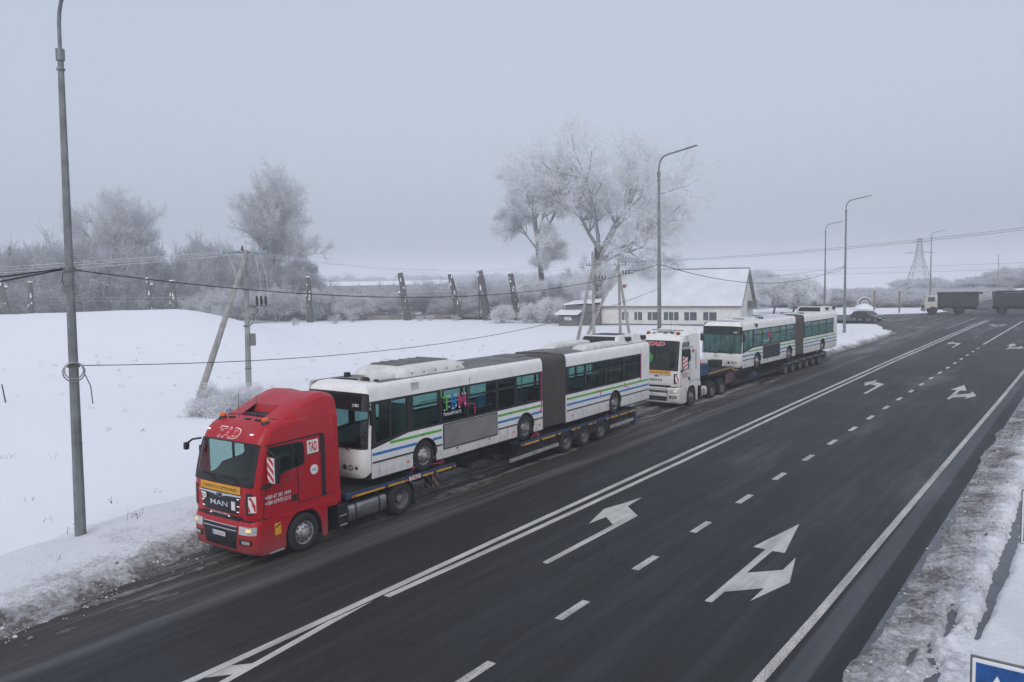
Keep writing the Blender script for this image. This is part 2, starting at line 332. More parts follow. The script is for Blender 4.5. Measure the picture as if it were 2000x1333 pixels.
me = fast_mesh('ground', Vg, Fg, 'snow', True); dirt_attr(me, np.zeros(len(Vg)))
kind(obj('ground', me), 'structure')

def road_mat():
    m = bpy.data.materials.new('asphalt'); m.use_nodes = True; n = m.node_tree.nodes; L = m.node_tree.links; p = n['Principled BSDF']
    t = n.new('ShaderNodeTexCoord'); sp = n.new('ShaderNodeSeparateXYZ'); L.new(t.outputs['Object'], sp.inputs[0])
    def nz(s, d=6, vec=None, r=.55):
        k = n.new('ShaderNodeTexNoise'); k.inputs['Scale'].default_value = s; k.inputs['Detail'].default_value = d; k.inputs['Roughness'].default_value = r
        L.new(vec or t.outputs['Object'], k.inputs['Vector']); return k.outputs[0]
    mp = n.new('ShaderNodeMapping'); mp.inputs['Scale'].default_value = (2.6, .10, 1); L.new(t.outputs['Object'], mp.inputs['Vector']); streak = nz(1.0, 9, mp.outputs[0], .62)
    def rng(src, a, b, c=0., d=1.):
        k = n.new('ShaderNodeMapRange'); k.inputs[1].default_value = a; k.inputs[2].default_value = b; k.inputs[3].default_value = c; k.inputs[4].default_value = d; L.new(src, k.inputs[0]); return k.outputs[0]
    def op(o, a, b):
        k = n.new('ShaderNodeMath'); k.operation = o
        for i, x in enumerate((a, b)):
            if isinstance(x, (int, float)): k.inputs[i].default_value = x
            else: L.new(x, k.inputs[i])
        return k.outputs[0]
    def mix(f, a, b):
        k = n.new('ShaderNodeMixRGB')
        if isinstance(f, float): k.inputs[0].default_value = f
        else: L.new(f, k.inputs[0])
        for i, x in ((1, a), (2, b)):
            if isinstance(x, tuple): k.inputs[i].default_value = (*x, 1)
            else: L.new(x, k.inputs[i])
        return k.outputs[0]
    sp1 = nz(55, 3, None, .7); patch_ = nz(.16, 5)
    sp2 = nz(11, 5, None, .75)
    base = mix(rng(sp1, .3, .72), (.0075, .0083, .0083), (.027, .029, .029))
    base = mix(op('MULTIPLY', rng(sp2, .42, .72), .55), base, (.033, .035, .0355))
    base = mix(op('MULTIPLY', rng(sp2, .56, .36), .45), base, (.006, .0068, .007))
    base = mix(op('MULTIPLY', rng(patch_, .4, .7), .45), base, (.028, .030, .031))
    base = mix(op('MULTIPLY', rng(streak, .46, .62), .55), base, (.040, .043, .044))
    mpw = n.new('ShaderNodeMapping'); mpw.inputs['Scale'].default_value = (1, .12, 1); L.new(t.outputs['Object'], mpw.inputs['Vector']); wet = nz(.5, 7, mpw.outputs[0], .6); base = mix(op('MULTIPLY', rng(wet, .5, .68), .45), base, (.013, .015, .017))
    crk = n.new('ShaderNodeTexVoronoi'); crk.feature = 'DISTANCE_TO_EDGE'; crk.inputs['Scale'].default_value = .22; dv = n.new('ShaderNodeVectorMath'); dv.operation = 'ADD'; nv = n.new('ShaderNodeTexNoise'); nv.inputs['Scale'].default_value = 1.1; nv.inputs['Detail'].default_value = 6; L.new(t.outputs['Object'], nv.inputs['Vector']); L.new(t.outputs['Object'], dv.inputs[0]); L.new(nv.outputs['Color'], dv.inputs[1]); L.new(dv.outputs[0], crk.inputs['Vector'])
    base = mix(op('MULTIPLY', rng(crk.outputs['Distance'], .006, .001), op('MULTIPLY', rng(patch_, .48, .56), .6)), base, (.006, .007, .008))
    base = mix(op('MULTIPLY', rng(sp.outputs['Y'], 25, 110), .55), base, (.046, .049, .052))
    # grit and slush towards the left edge, salt stain outside the right edge line
    wob = op('ADD', sp.outputs['X'], op('MULTIPLY', op('SUBTRACT', streak, .5), 1.6))
    lf = rng(wob, -15.3, -16.3); base = mix(op('MULTIPLY', lf, op('ADD', .5, op('MULTIPLY', sp2, .5))), base, (.048, .043, .038))
    lf2 = op('MULTIPLY', rng(wob, -16.0, -17.2), rng(streak, .50, .62)); base = mix(op('MULTIPLY', lf2, op('ADD', .3, op('MULTIPLY', sp2, .7))), base, (.24, .23, .22))
    salt = op('MULTIPLY', rng(wob, -15.15, -15.45), rng(wob, -16.15, -15.7)); base = mix(op('MULTIPLY', salt, op('MULTIPLY', rng(streak, .38, .6), .45)), base, (.19, .195, .20))
    st = op('MULTIPLY', rng(sp.outputs['X'], -4.34, -4.28), rng(sp.outputs['X'], -3.86, -3.9)); base = mix(op('MULTIPLY', st, op('ADD', .15, op('MULTIPLY', streak, .45))), base, (.12, .135, .15))
    L.new(base, p.inputs['Base Color'])
    L.new(op('SUBTRACT', op('ADD', .48, op('MULTIPLY', patch_, .35)), op('MULTIPLY', rng(wet, .52, .66), .22)), p.inputs['Roughness']); p.inputs['Specular IOR Level'].default_value = .22
    bp = n.new('ShaderNodeBump'); bp.inputs['Strength'].default_value = .35; bp.inputs['Distance'].default_value = .01; L.new(sp1, bp.inputs['Height']); L.new(bp.outputs[0], p.inputs['Normal'])
    return m
M['asphalt'] = road_mat()
M['wetpath'] = mat('wet_path', (.06, .066, .075), .3, var=.4, vscale=2.5)
M['trackdirt'] = mat('dirt_track', (.17, .15, .14), .9, var=.35, vscale=.6)
rx = np.array([-21., -16, -12.6, -8.8, -4.5, -1.0]); ry = np.array([-60., 0, 10, 20, 30, 45, 60, 80, 100, 125, 150, 200, 300, 500, 900])
RX, RY = np.meshgrid(rx, ry); Vr = np.stack([RX, RY, 0*RX], -1).reshape(-1, 3); k = len(rx)
ii = (np.arange(len(ry)-1)[:, None]*k+np.arange(k-1)[None]).ravel()
road = kind(obj('road', fast_mesh('road', Vr, np.stack([ii, ii+1, ii+k+1, ii+k], -1), 'asphalt')), 'structure')
# side road with flared mouth
SR = [(-21.0, 97), (-21.0, 147), (-23.5, 141.5), (-28, 136.5), (-34, 133), (-60, 126), (-120, 112), (-119, 103), (-60, 114.5), (-34, 119.5), (-28, 118), (-24.5, 114), (-22, 107)]
side = kind(MB().plate(SR, [], lambda a, b, t: (a, b, t), -.03, -.006).build('side_road', 'asphalt', None, 0), 'structure')
kind(B('puddled_path', 'wetpath', None, -3.4, -1.2, 6, 70, -.05, .006), 'structure')
tr_ = MB()
tr_.tube([(-200, 108, -.25), (-140, 92, -.25), (-112, 101, -.25), (-90, 111, -.25), (-78, 116, -.25)], .9, 4)
kind(tr_.build('farm_track', 'trackdirt', None), 'structure')

# painted markings: each line, dash and arrow is its own sheet, child of the road
def paint_mat(name, thr, c=(.50, .50, .46)):
    m = mat(name, c, .65, var=.14, vscale=1.5); n = m.node_tree.nodes; L = m.node_tree.links; p = n['Principled BSDF']; src = p.inputs['Base Color'].links[0].from_socket
    t = n.new('ShaderNodeTexCoord'); nz = n.new('ShaderNodeTexNoise'); nz.inputs['Scale'].default_value = 38; nz.inputs['Detail'].default_value = 4; L.new(t.outputs['Object'], nz.inputs['Vector'])
    mr = n.new('ShaderNodeMapRange'); mr.inputs[1].default_value = thr; mr.inputs[2].default_value = thr+.1; L.new(nz.outputs[0], mr.inputs[0])
    mx = n.new('ShaderNodeMixRGB'); L.new(mr.outputs[0], mx.inputs[0]); L.new(src, mx.inputs[1]); mx.inputs[2].default_value = (.05, .054, .06, 1)
    mp = n.new('ShaderNodeMapping'); mp.inputs['Scale'].default_value = (3.2, .35, 1); L.new(t.outputs['Object'], mp.inputs['Vector']); n4 = n.new('ShaderNodeTexNoise'); n4.inputs['Scale'].default_value = 1.0; n4.inputs['Detail'].default_value = 8; L.new(mp.outputs[0], n4.inputs['Vector'])
    m4 = n.new('ShaderNodeMapRange'); m4.inputs[1].default_value = .46; m4.inputs[2].default_value = .74; m4.inputs[4].default_value = .75; L.new(n4.outputs[0], m4.inputs[0]); mx4 = n.new('ShaderNodeMixRGB'); L.new(m4.outputs[0], mx4.inputs[0]); L.new(mx.outputs[0], mx4.inputs[1]); mx4.inputs[2].default_value = (.17, .175, .18, 1); L.new(mx4.outputs[0], p.inputs['Base Color'])
    return m
M['paint'] = paint_mat('road_paint', .62); M['paintworn'] = paint_mat('worn_road_paint', .52, (.54, .53, .49))
flat = lambda a, b, t: (a, b, t)
def sheet(name, poly, m='paint', z=.004, label=None):
    P = [Vector((a, b, 0)) for a, b in poly]; tr = tessellate_polygon([P])
    me = MB().add([(a, b, z) for a, b in poly], [tuple(t) for t in tr]).mesh(name, 0)
    for pl in me.polygons:
        if pl.normal.z < 0: pl.flip()
    me.materials.append(M[m]); return obj(name, me, road, 0, label)
def strip(name, pts, wd, m='paint', z=.004): return sheet(name, [(x-wd/2, y) for x, y in pts]+[(x+wd/2, y) for x, y in pts[::-1]], m, z)
strip('solid_line', [(-12.72, 5.5), (-12.72, 8), (-12.78, 12), (-12.86, 17), (-12.98, 27), (-13.15, 42.8), (-13.25, 66), (-13.1, 105), (-12.8, 124)], .19)
strip('solid_line', [(-12.55, 12), (-12.50, 16.6), (-12.52, 27), (-12.72, 42), (-12.84, 66), (-12.68, 105), (-12.4, 123)], .18)
sheet('solid_line', [(-12.05, 6.4), (-12.27, 7.66), (-12.626, 10.4), (-12.626, 11.68), (-12.13, 7.75), (-11.9, 6.4)])
sheet('chevron_bar', [(-12.61, 7.6), (-12.61, 8.14), (-12.36, 8.42), (-12.29, 7.98)], z=.0042)
for i in range(22): strip('lane_dash', [(-8.74-.006*min(i, 14)+(-.02), 9.83+3.325*i), (-8.74-.006*min(i, 14)-.02, 10.95+3.325*i)], .19, 'paintworn' if i < 6 else 'paint')
strip('lane_line', [(-8.9, 84.5), (-8.6, 124)], .19)
strip('edge_line', [(-4.6, 3), (-4.56, 13), (-4.51, 16.4), (-4.46, 25.8), (-4.33, 49.4), (-4.2, 90), (-4.1, 130)], .18, 'paintworn')
AL = [(-10.88, 15.66), (-10.90, 19.20), (-11.42, 19.72), (-11.52, 18.9), (-11.88, 20.41), (-11.70, 21.1), (-11.51, 22.16), (-11.42, 21.02), (-10.71, 20.32), (-10.71, 15.63)]
AR = [(-6.68, 15.68), (-6.70, 19.56), (-7.03, 19.58), (-6.63, 22.09), (-6.22, 19.56), (-6.52, 19.54), (-6.52, 17.75), (-5.89, 18.4), (-5.9, 19.4), (-5.51, 17.7), (-5.88, 16.22), (-5.88, 17.07), (-6.52, 16.40), (-6.52, 15.70)]
for k, dy in enumerate((0, 32.4, 64.6)):
    sheet('turn_arrow', [(a+.0-.05*(k > 0), b+dy) for a, b in AL], label=None); sheet('straight_right_arrow', [(a-.03*k, b+dy) for a, b in AR])
def ring(name, tri, wd):
    c = (sum(p[0] for p in tri)/3, sum(p[1] for p in tri)/3); inn = [(c[0]+(p[0]-c[0])*wd, c[1]+(p[1]-c[1])*wd) for p in tri]
    mb = MB(); P = [Vector((*p, 0)) for p in tri]; Q = [Vector((*p, 0)) for p in inn]; fl = tri+inn
    mb.add([(a, b, .004) for a, b in fl], [tuple(t) for t in tessellate_polygon([P, Q])]); mb.build(name, 'paint', road, 0)
ring('give_way_triangle', [(-11.6, 115), (-9.6, 115), (-10.4, 110.4)], .55)
strip('side_dash', [(-14.9, 105), (-14.7, 132)], .12)
for y in (128, 131): sheet('side_dash', [(-22.5, y-9.2), (-22.4, y-8.9), (-26, y-8.2), (-26.1, y-8.5)], z=.003)

# ploughed snow banks (one structure per side of the road)
def bank(name, xs, ys, zf, df):
    X, Y = np.meshgrid(xs, ys); Z = zf(X, Y); V = np.stack([X, Y, Z], -1).reshape(-1, 3); k = len(xs)
    ii = (np.arange(len(ys)-1)[:, None]*k+np.arange(k-1)[None]).ravel()
    me = fast_mesh(name, V, np.stack([ii, ii+1, ii+k+1, ii+k], -1), 'snowbank', True); dirt_attr(me, df(X, Y, Z)); return kind(obj(name, me), 'structure')
def foot(Y): return np.interp(Y, [0, 6, 8, 10, 12, 16, 30, 40, 60, 71, 86, 96, 99], [-16.6, -17.3, -17.7, -18.3, -18.9, -19.3, -19.6, -20.0, -19.6, -18.3, -18.1, -18.4, -20.5])
def lump(X, Y, s): return fbm(X, Y, .55, 5, s)
def left_z(X, Y):
    f = foot(Y)+.22*fbm(Y, Y*0+3, .8, 3, 7.7); d = f-X
    n1 = lump(X, Y, 1.3); n2 = fbm(X, Y, 2.6, 4, 5.5)
    n3 = np.abs(fbm(X, Y, 5.0, 3, 9.5))
    crest = .12*np.exp(-((d-.85)/.40)**2)*(1+1.3*n1); flat_ = .14*sstep(0, 1.0, d)
    z = crest+flat_+(.05*n1+.06*n2+.055*n3)*sstep(-.1, .4, d)*(1-.72*sstep(1.3, 2.6, d))
    z = z+.38*sstep(60, 90, Y)*sstep(.6, 2.5, d)
    z = np.where(d < 0, -.06+.0*d, z-.06*(1-sstep(0, .12, d)))
    k = sstep(3.0, 6.2, d)*(1-sstep(60, 85, Y)); return z*(1-k)+(ground_z(X, Y)-.04)*k
def left_d(X, Y, Z):
    d = foot(Y)-X; return .30*(1-sstep(.35, 1.3, d))+.20*(1-sstep(1.0, 4.8, d))-.22*sstep(62, 80, Y)*sstep(.2, .8, d)-.02
bank('snow_verge', np.concatenate([np.arange(-26, -21.5, .35), np.arange(-21.5, -16.4, .075)]), np.concatenate([np.arange(1.5, 20, .09), np.arange(20, 62, .4), np.arange(62, 100, .22)]), left_z, left_d)
def right_z(X, Y):
    f = -3.45-.12*np.sin(Y*.22)-.16*fbm(Y, Y*0+1, .7, 3, 2.2); d = X-f
    n1 = lump(X, Y, 4.3); n2 = fbm(X*1.0, Y, 2.8, 4, 8.5)
    n3 = np.abs(fbm(X*1.6, Y*.8, 6.0, 3, 3.5))
    z = .03*sstep(0, .2, d)+.06*sstep(.2, .9, d)+.09*np.exp(-((d-1.2)/.38)**2)*(1+.8*n1)+(.035*n1+.05*n2+.075*n3)*sstep(.1, .7, d)
    gc = -1.72-.06*fbm(Y, Y*0+9, .5, 3, 1.2)+.05*fbm(X, Y, 3.5, 3, 2.9)
    wd = .15+.08*fbm(Y, Y*0+5, .35, 3, 6.1)+.05*sstep(22, 30, Y)-.22*(1-sstep(15.5, 18.0, Y))
    tr = np.exp(-(np.abs(X-gc)/np.maximum(wd, .02))**4)*(wd > .03)
    z2 = .17+.05*n1+.025*n2
    z = z*(1-sstep(-1.75, -1.55, X))+z2*sstep(-1.75, -1.55, X)
    hw_ = np.clip(.55+1.7*fbm(X*1.3, Y*.45, 2.2, 4, 4.4), 0, 1.6)
    h2 = hw_*np.exp(-((X+2.28+.06*np.sin(Y*2.1))/.12)**2)*np.exp(-((Y-16.6)/2.4)**2)+hw_*np.exp(-((X+2.03+.05*np.sin(Y*1.7))/.11)**2)*np.exp(-((Y-14.0)/1.7)**2)+.8*np.exp(-((X+2.6)/.06)**2)*np.exp(-((Y-15.4)/.5)**2)
    z = z*(1-tr)-.05*tr-.34*h2
    return np.where(d < 0, -.06, z)-.05*(1-sstep(0, .1, d))
def right_d(X, Y, Z):
    d = X+3.45; return .40*(1-sstep(.5, 1.9, d))+.05+.10*np.exp(-((X+1.72)/.3)**2)-.12*sstep(1.2, 2.4, d)-.01
bank('snow_verge', np.concatenate([np.arange(-3.8, -.6, .055), np.arange(-.6, 8, .6)]), np.concatenate([np.arange(5, 26, .075), np.arange(26, 60, .25), np.arange(60, 140, 1.5)]), right_z, right_d)

M['slush'] = snow_mat('slush', .70, 1.2, 0, 0, dirtc=(.045, .04, .036), base=(.27, .262, .25), bscale=20, bump=1.0, dsc=8.)
def slush_z(X, Y):
    n1 = fbm(X*1.9, Y*.10, 1.0, 4, 12.5); n2 = fbm(X, Y, 3.4, 4, 2.5)
    e = sstep(-15.95, -16.9, X); return -.05+.11*(n1+.22)*e+.035*n2*e+.03*e*sstep(-17.3, -18.6, X)
bk = bank('slush', np.arange(-19.6, -15.9, .06), np.concatenate([np.arange(1.5, 22, .1), np.arange(22, 90, .35)]), slush_z, lambda X, Y, Z: .10-.25*sstep(.0, .05, Z)+.12*sstep(-17.2, -16.2, X)); bk.data.materials.clear(); bk.data.materials.append(M['slush'])

# frozen clods thrown up along both edges: too many to count
rg = np.random.default_rng(8); Vc = []; Fc = []; oc = np.array([(1, 0, 0), (-1, 0, 0), (0, 1, 0), (0, -1, 0), (0, 0, 1), (0, 0, -1)], float); of = np.array([(0, 2, 4), (2, 1, 4), (1, 3, 4), (3, 0, 4), (2, 0, 5), (1, 2, 5), (3, 1, 5), (0, 3, 5)])
for i in range(900):
    if i < 500: y = rg.uniform(3, 26)**1.0; x = float(foot(np.array(y)))-rg.normal()*.35-.15; zb = max(float(left_z(np.array([[x]]), np.array([[y]]))[0, 0]), .0)
    else: y = rg.uniform(9, 40); x = -3.3+abs(rg.normal())*.7-.1; zb = max(float(right_z(np.array([[x]]), np.array([[y]]))[0, 0]), .0)
    s_ = min(.065, .015+abs(rg.normal())*.018); Vc.append(oc*s_*rg.uniform(.5, 1.4, (6, 3))*np.array([1, 1, .7])+np.array([x, y, zb+s_*.2])); Fc.append(of+6*i)
me = fast_mesh('snow_clods', np.concatenate(Vc), np.concatenate(Fc), 'snowbank'); dirt_attr(me, rg.uniform(.0, .6, 900).repeat(6)); o = kind(obj('snow_clods', me), 'stuff'); o['label'] = 'small frozen snow clods scattered along the road edges'; o['category'] = 'snow'

# ---------------------------------------------------------------- vehicles: shared pieces
_W = {}
def wheel(parent, x, y, z, r, wd, style, name='wheel'):
    """x sign tells the side; outer face points away from the centre line"""
    s = 1 if x > 0 else -1; key = (r, wd, style, s)
    if key not in _W:
        h = wd/2
        ty = MB().lathe([(r*.57, h-.03), (r*.62, h-.005), (r*.74, h+.008), (r*.9, h), (r*.965, h-.025), (r, h-.055), (r, h*.42), (r*.975, h*.38), (r*.975, h*.30), (r, h*.26), (r, -h*.26), (r*.975, -h*.3), (r*.975, -h*.38), (r, -h*.42), (r, -h+.055), (r*.9, -h), (r*.57, -h+.02)], 36)
        rm = MB()
        if style[0] == 'f': rm.lathe([(r*.60, h-.012), (r*.56, h-.02), (r*.52, h-.075), (r*.47, h-.05), (r*.34, h+.0), (r*.27, h+.012), (r*.25, h+.045), (r*.17, h+.06), (r*.16, h+.085), (0.001, h+.09)], 32)
        else: rm.lathe([(r*.61, h-.012), (r*.57, h-.02), (r*.54, h-.11), (r*.46, h-.13), (r*.33, h-.17), (r*.29, h-.16), (r*.26, h-.07), (r*.17, h-.055), (0.001, h-.05)], 32)
        hb = MB()
        zz = (h-.038) if style[0] == 'f' else (h-.145)
        for k in range(10):
            a = 2*math.pi*k/10; c = Vector((0, math.cos(a), math.sin(a)))*r*.43
            hb.tube([c+Vector((zz-.05, 0, 0)), c+Vector((zz+.006, 0, 0))], r*.062, 8)
        for k in range(10):
            a = 2*math.pi*(k+.5)/10; c = Vector((0, math.cos(a), math.sin(a)))*r*.295; zb = (h+.008) if style[0] == 'f' else (h-.16)
            hb.tube([c+Vector((zb-.02, 0, 0)), c+Vector((zb+.03, 0, 0))], r*.022, 5)
        hb.tube([(-h-.3, 0, 0), (-h+.12, 0, 0)], r*.42, 16)
        ms = []
        for mb, mm, nm in ((hb, 'dark', 'hub'), (ty, 'rubber', 'tyre'), (rm, {'b': 'rim', 'k': 'dark'}.get(style[1], 'rimdark'), 'rim')):
            if s < 0: mb.v = [(-a, b, c) for a, b, c in mb.v]
            me = mb.mesh(nm, 40); me.materials.append(M[mm]); ms.append(me)
        _W[key] = ms
    hb, ty, rm = _W[key]; wo = obj(name, hb, parent, loc=(x, y, z)); obj('tyre', ty, wo); obj('rim', rm, wo); return wo
SIDE = lambda a, b, t: (t, a, b)       # (y, z) polygon in a plane of constant x
FRONT = lambda a, b, t: (a, t, b)
TOP = lambda a, b, t: (a, b, t)
TC = [-1, -.985, -.94, -.86, -.7, -.4, 0, .4, .7, .86, .94, .985, 1]
OFF = lambda t, r=.26: r*lerp(abs(t), [0, .4, .7, .86, .94, .985, 1], [0, .025, .08, .18, .36, .66, 1.])
def prof_normals(P):
    N = []
    for i in range(len(P)):
        a, b = P[max(i-1, 0)], P[min(i+1, len(P)-1)]; d = Vector((b[0]-a[0], b[1]-a[1])).normalized(); N.append((-d.y, d.x))
    return N
def shell_rows(P, hw, rf=.26, rt=.12):
    N = prof_normals(P); rows = []
    for (y, z), (ny, nz), h in zip(P, N, hw):
        r = rf*max(0, -ny)+rt*max(0, nz)+.05*max(0, ny)
        rows.append([(t*h, y-ny*OFF(t, r), z-nz*OFF(t, r)) for t in TC])
    return rows
def striped(parent, name, x0, x1, z0, z1, y, n=4, slope=.9, flip=False, label=None):
    o = MB().box(x0, x1, y, y+.03, z0, z1).build(name, 'signwhite', parent, 0, label=label)
    mp = (lambda a, b: (x0+x1-a, y-.003, b)) if flip else (lambda a, b: (a, y-.003, b))
    haz(MB(), x0+.005, x1-.005, z0+.005, z1-.005, mp, n, slope).build('red_stripe', 'signred', o, 0); return o
def seat(parent, x, y, z, s=1.):
    sm = MB().box(x-.24*s, x+.24*s, y-.25*s, y+.25*s, z, z+.14*s); sm.hexa([(x-.24*s, y+.2*s, z+.1), (x+.24*s, y+.2*s, z+.1), (x+.24*s, y+.32*s, z+.1), (x-.24*s, y+.32*s, z+.1), (x-.22*s, y+.3*s, z+.72*s), (x+.22*s, y+.3*s, z+.72*s), (x+.22*s, y+.4*s, z+.72*s), (x-.22*s, y+.4*s, z+.72*s)])
    return sm.build('seat', 'seat', parent, 35, .03)

# ---------------------------------------------------------------- tractor units
def tractor(label, O, rz, white):
    t = thing('tractor_truck', label, 'truck', O, rz); paint = 'white' if white else 'red'
    zm = (lambda z: z if z <= 2.02 else (2.02+(z-2.02)*1.5 if z <= 3.02 else 3.52+(z-3.02)*.75)) if white else (lambda z: z)
    P = [(.16, 1.14), (.12, 1.35), (.12, 1.7), (.15, 2.02), (.22, 2.35), (.315, 2.7), (.42, 3.02), (.50, 3.18), (.63, 3.34), (.85, 3.46), (1.2, 3.53), (2.0, 3.56), (2.72, 3.58), (2.85, 3.52), (2.88, 3.3), (2.89, 2.2), (2.89, .98)]
    P = [(y, zm(z)) for y, z in P]; hw = [1.21, 1.22, 1.225, 1.225, 1.22, 1.215, 1.205, 1.2, 1.19, 1.17, 1.15, 1.14, 1.14, 1.15, 1.16, 1.22, 1.22]
    rows = shell_rows(P, hw)
    cab = MB().grid(rows, lambda i, j: 3 <= i <= 5 and 2 <= j <= 9)
    last = [(r[-1][1], r[-1][2], r[-1][0]) for r in rows]
    zt = lambda z: lerp(z, [1., zm(3.0), zm(3.3), zm(3.6)], [1.22, 1.21, 1.18, 1.14])
    wt, wb = (3.05, 2.36) if white else (2.90, 2.25)
    if white: win = [[(.62, 3.06), (1.55, 3.06), (1.66, 2.95), (1.68, 2.5), (1.6, 2.4), (1.12, 2.33), (.92, 2.08), (.70, 2.05)], [(.62, 3.20), (1.48, 3.20), (1.50, 3.42), (.72, 3.42)]]
    else: win = [[(.70, 2.90), (1.72, 2.88), (1.79, 2.82), (1.81, 2.36), (1.74, 2.28), (1.10, 2.21), (.92, 2.05), (.76, 2.0), (.70, 2.04)]]
    outer = [(a, b) for a, b, _ in last]
    for s in (1, -1):
        mb = MB().plate(outer, win, lambda a, b, q: (s*(zt(b)-q), a, b), 0, .03); cab.add(mb.v, mb.f)
    cab = cab.build('cab', paint, t, 40)
    ws = MB().grid([[(x, y-.004, z) for x, y, z in r[2:11]] for r in rows[3:7]]); ws = ws.build('windscreen', 'g_cab', t, 60)
    fr = MB()
    for i in (3, 6): fr.tube([Vector(p)+Vector((0, -.006, 0)) for p in rows[i][2:11]], .022, 6)
    for j in (2, 10): fr.tube([Vector(rows[i][j])+Vector((0, -.006, 0)) for i in range(3, 7)], .022, 6)
    fr.build('rubber_seal', 'black', ws)
    yc = lambda x, z: lerp(z, [p[1] for p in P[:11]], [p[0] for p in P[:11]])+OFF(x/1.22)
    # black lower edge of the screen with wipers
    MB().slab(np.linspace(-1.1, 1.1, 15), (2.02, 2.10, 2.16), lambda x, z: (x, yc(x, z)-.012, z), (0, .02, 0)).build('screen_cowl', 'black', t)
    for x0, x1 in ((-.15, -.85), (.75, -.05)):
        MB().tube([(x0, .12, 2.02), (x0-.1, .13, 2.13), (x1, .17, 2.20)], .013, 5).tube([(x1-.02, .175, 2.19), (x1+.55, .165, 2.17)], .012, 4).build('wiper', 'black', t)
    for k in range(len(win)):
        for s in (1, -1):
            gp = MB().plate(win[k], [], lambda a, b, q: (s*(zt(b)-.012-q), a, b), 0, .004).build('side_window', 'g_cab', t, 0)
            MB().tube([(s*(zt(b)+.001), a, b) for a, b in win[k]+win[k][:1]], .014, 5, False).build('rubber_seal', 'black', gp)
    if not white:
        for s in (1, -1): MB().box(s*1.195-.02, s*1.195+.02, 1.40, 1.46, 2.25, 2.88).build('window_bar', 'black', t, 0)
    # interior
    for s in (1, -1): MB().plate([(.62, 1.2), (2.34, 1.2), (2.34, zm(3.3)), (.95, zm(3.3)), (.66, 3.0)], [[(1.25+(a-1.25)*1.04, 2.45+(b-2.45)*1.04) for a, b in win[0]]], lambda a, b, q: (s*(zt(b)-.045-q), a, b), 0, .01).build('inner_trim', 'interior', t, 0)
    MB().box(-1.1, 1.1, .75, 2.34, zm(3.33), zm(3.33)+.02).build('headliner', 'interior', t, 0)
    MB().box(-1.12, 1.12, .42, 2.8, 1.12, 1.2).build('cab_floor', 'interior', t, 0)
    MB().hexa([(-1.08, .36, 1.5), (1.08, .36, 1.5), (1.08, .85, 1.5), (-1.08, .85, 1.5), (-1.06, .40, 2.02), (1.06, .40, 2.02), (1.06, .75, 1.98), (-1.06, .75, 1.98)]).build('dashboard', 'black', t, 35, .05)
    for x in (-.6, .6): seat(t, x, 1.45, 1.55, 1.15)
    sw = MB(); c = Vector((.6, .95, 2.05)); ax = Vector((0, .55, .83)); pp = Vector((0, .83, -.55))
    sw.tube([c+(Vector((1, 0, 0))*math.cos(a)+pp*math.sin(a))*.24 for a in np.linspace(0, 2*math.pi, 22)], .018, 6, False); sw.tube([c+Vector((-.22, 0, 0)), c+Vector((.22, 0, 0))], .02, 5); sw.build('steering_wheel', 'black', t)
    MB().box(-1.1, 1.1, 2.35, 2.4, 1.2, zm(3.4)).build('bunk_curtain', 'interior', t, 0)
    # bumper and lower body
    PB = [(.22, .27), (.12, .34), (.08, .5), (.07, .8), (.10, 1.06), (.16, 1.15)]; NB = [(-1, 0)]*6
    yb = lambda x, z: lerp(z, [p[1] for p in PB], [p[0] for p in PB])+OFF(x/1.24, .3)
    bx = [t_*1.24 for t_ in TC]
    bp = MB().slab(bx, [p[1] for p in PB], lambda x, z: (x, yb(x, z), z), (0, .12, 0)).build('bumper', paint, t, 40)
    ar = [(1.72+.60*math.cos(a), .52+.60*math.sin(a)) for a in np.linspace(0.02, math.pi-.02, 16)]
    low = [(.40, .30), (.38, 1.14), (2.90, 1.16), (2.90, .95), (2.52, .97), (2.50, .22), (2.34, .22)]+ar+[(1.12, .30)]
    for s in (1, -1):
        sd = MB().plate(low, [], lambda a, b, q: (s*(1.235-q), a, b), 0, .05).build('wing', paint, t, 0, .012)
        MB().tube([(s*1.0, 1.72+.6*math.cos(a), .52+.6*math.sin(a)) for a in np.linspace(.02, math.pi-.02, 14)], .02, 4).build('arch_lip', 'black', sd)
        lin = MB(); A = [(1.72+.585*math.cos(a), .52+.585*math.sin(a)) for a in np.linspace(0, math.pi, 14)]
        lin.grid([[(s*1.18, a, b) for a, b in A], [(s*.62, a, b) for a, b in A]]); lin.plate(A, [], lambda a, b, q: (s*q, a, b), .60, .62); lin.build('wheel_arch', 'dark', sd)
        MB().box(min(s*1.05, s*1.25), max(s*1.05, s*1.25), .60, 1.05, .26, .30).build('step', 'steel', t, 0)
    g = MB(); xs = np.linspace(-.72, .74, 9)
    gr = MB().slab(np.linspace(-.62, .60, 9), (.42, .6, .9, 1.16), lambda x, z: (x*(1+.2*(z-.42)/.74), yb(x*(1+.2*(z-.42)/.74), z)-.012, z), (0, .03, 0)).build('grille', 'black', t)
    MB().slab(np.linspace(-.80, .80, 9), (1.13, 1.225), lambda x, z: (x, yc(x, z)-.016, z), (0, .03, 0)).build('upper_grille', 'black', t)
    for zc in ((.98, .88) if not white else (1.03, .90, .62, .50)):
        MB().slab(np.linspace(-.66, .66, 9), (zc, zc+.022), lambda x, z: (x, yb(x, z)-.026, z), (0, .02, 0)).build('slat', 'chrome' if not white else 'rimdark', gr)
    if white: MB().slab(np.linspace(-.62, .62, 7), (.66, .84), lambda x, z: (x, yb(x, z)-.024, z), (0, .02, 0)).build('grille_bar', paint, gr)
    pl = MB().slab((-.26, .26), (.70, .81), lambda x, z: (x, .028, z), (0, .01, 0)).build('number_plate', 'signwhite', t, 0)
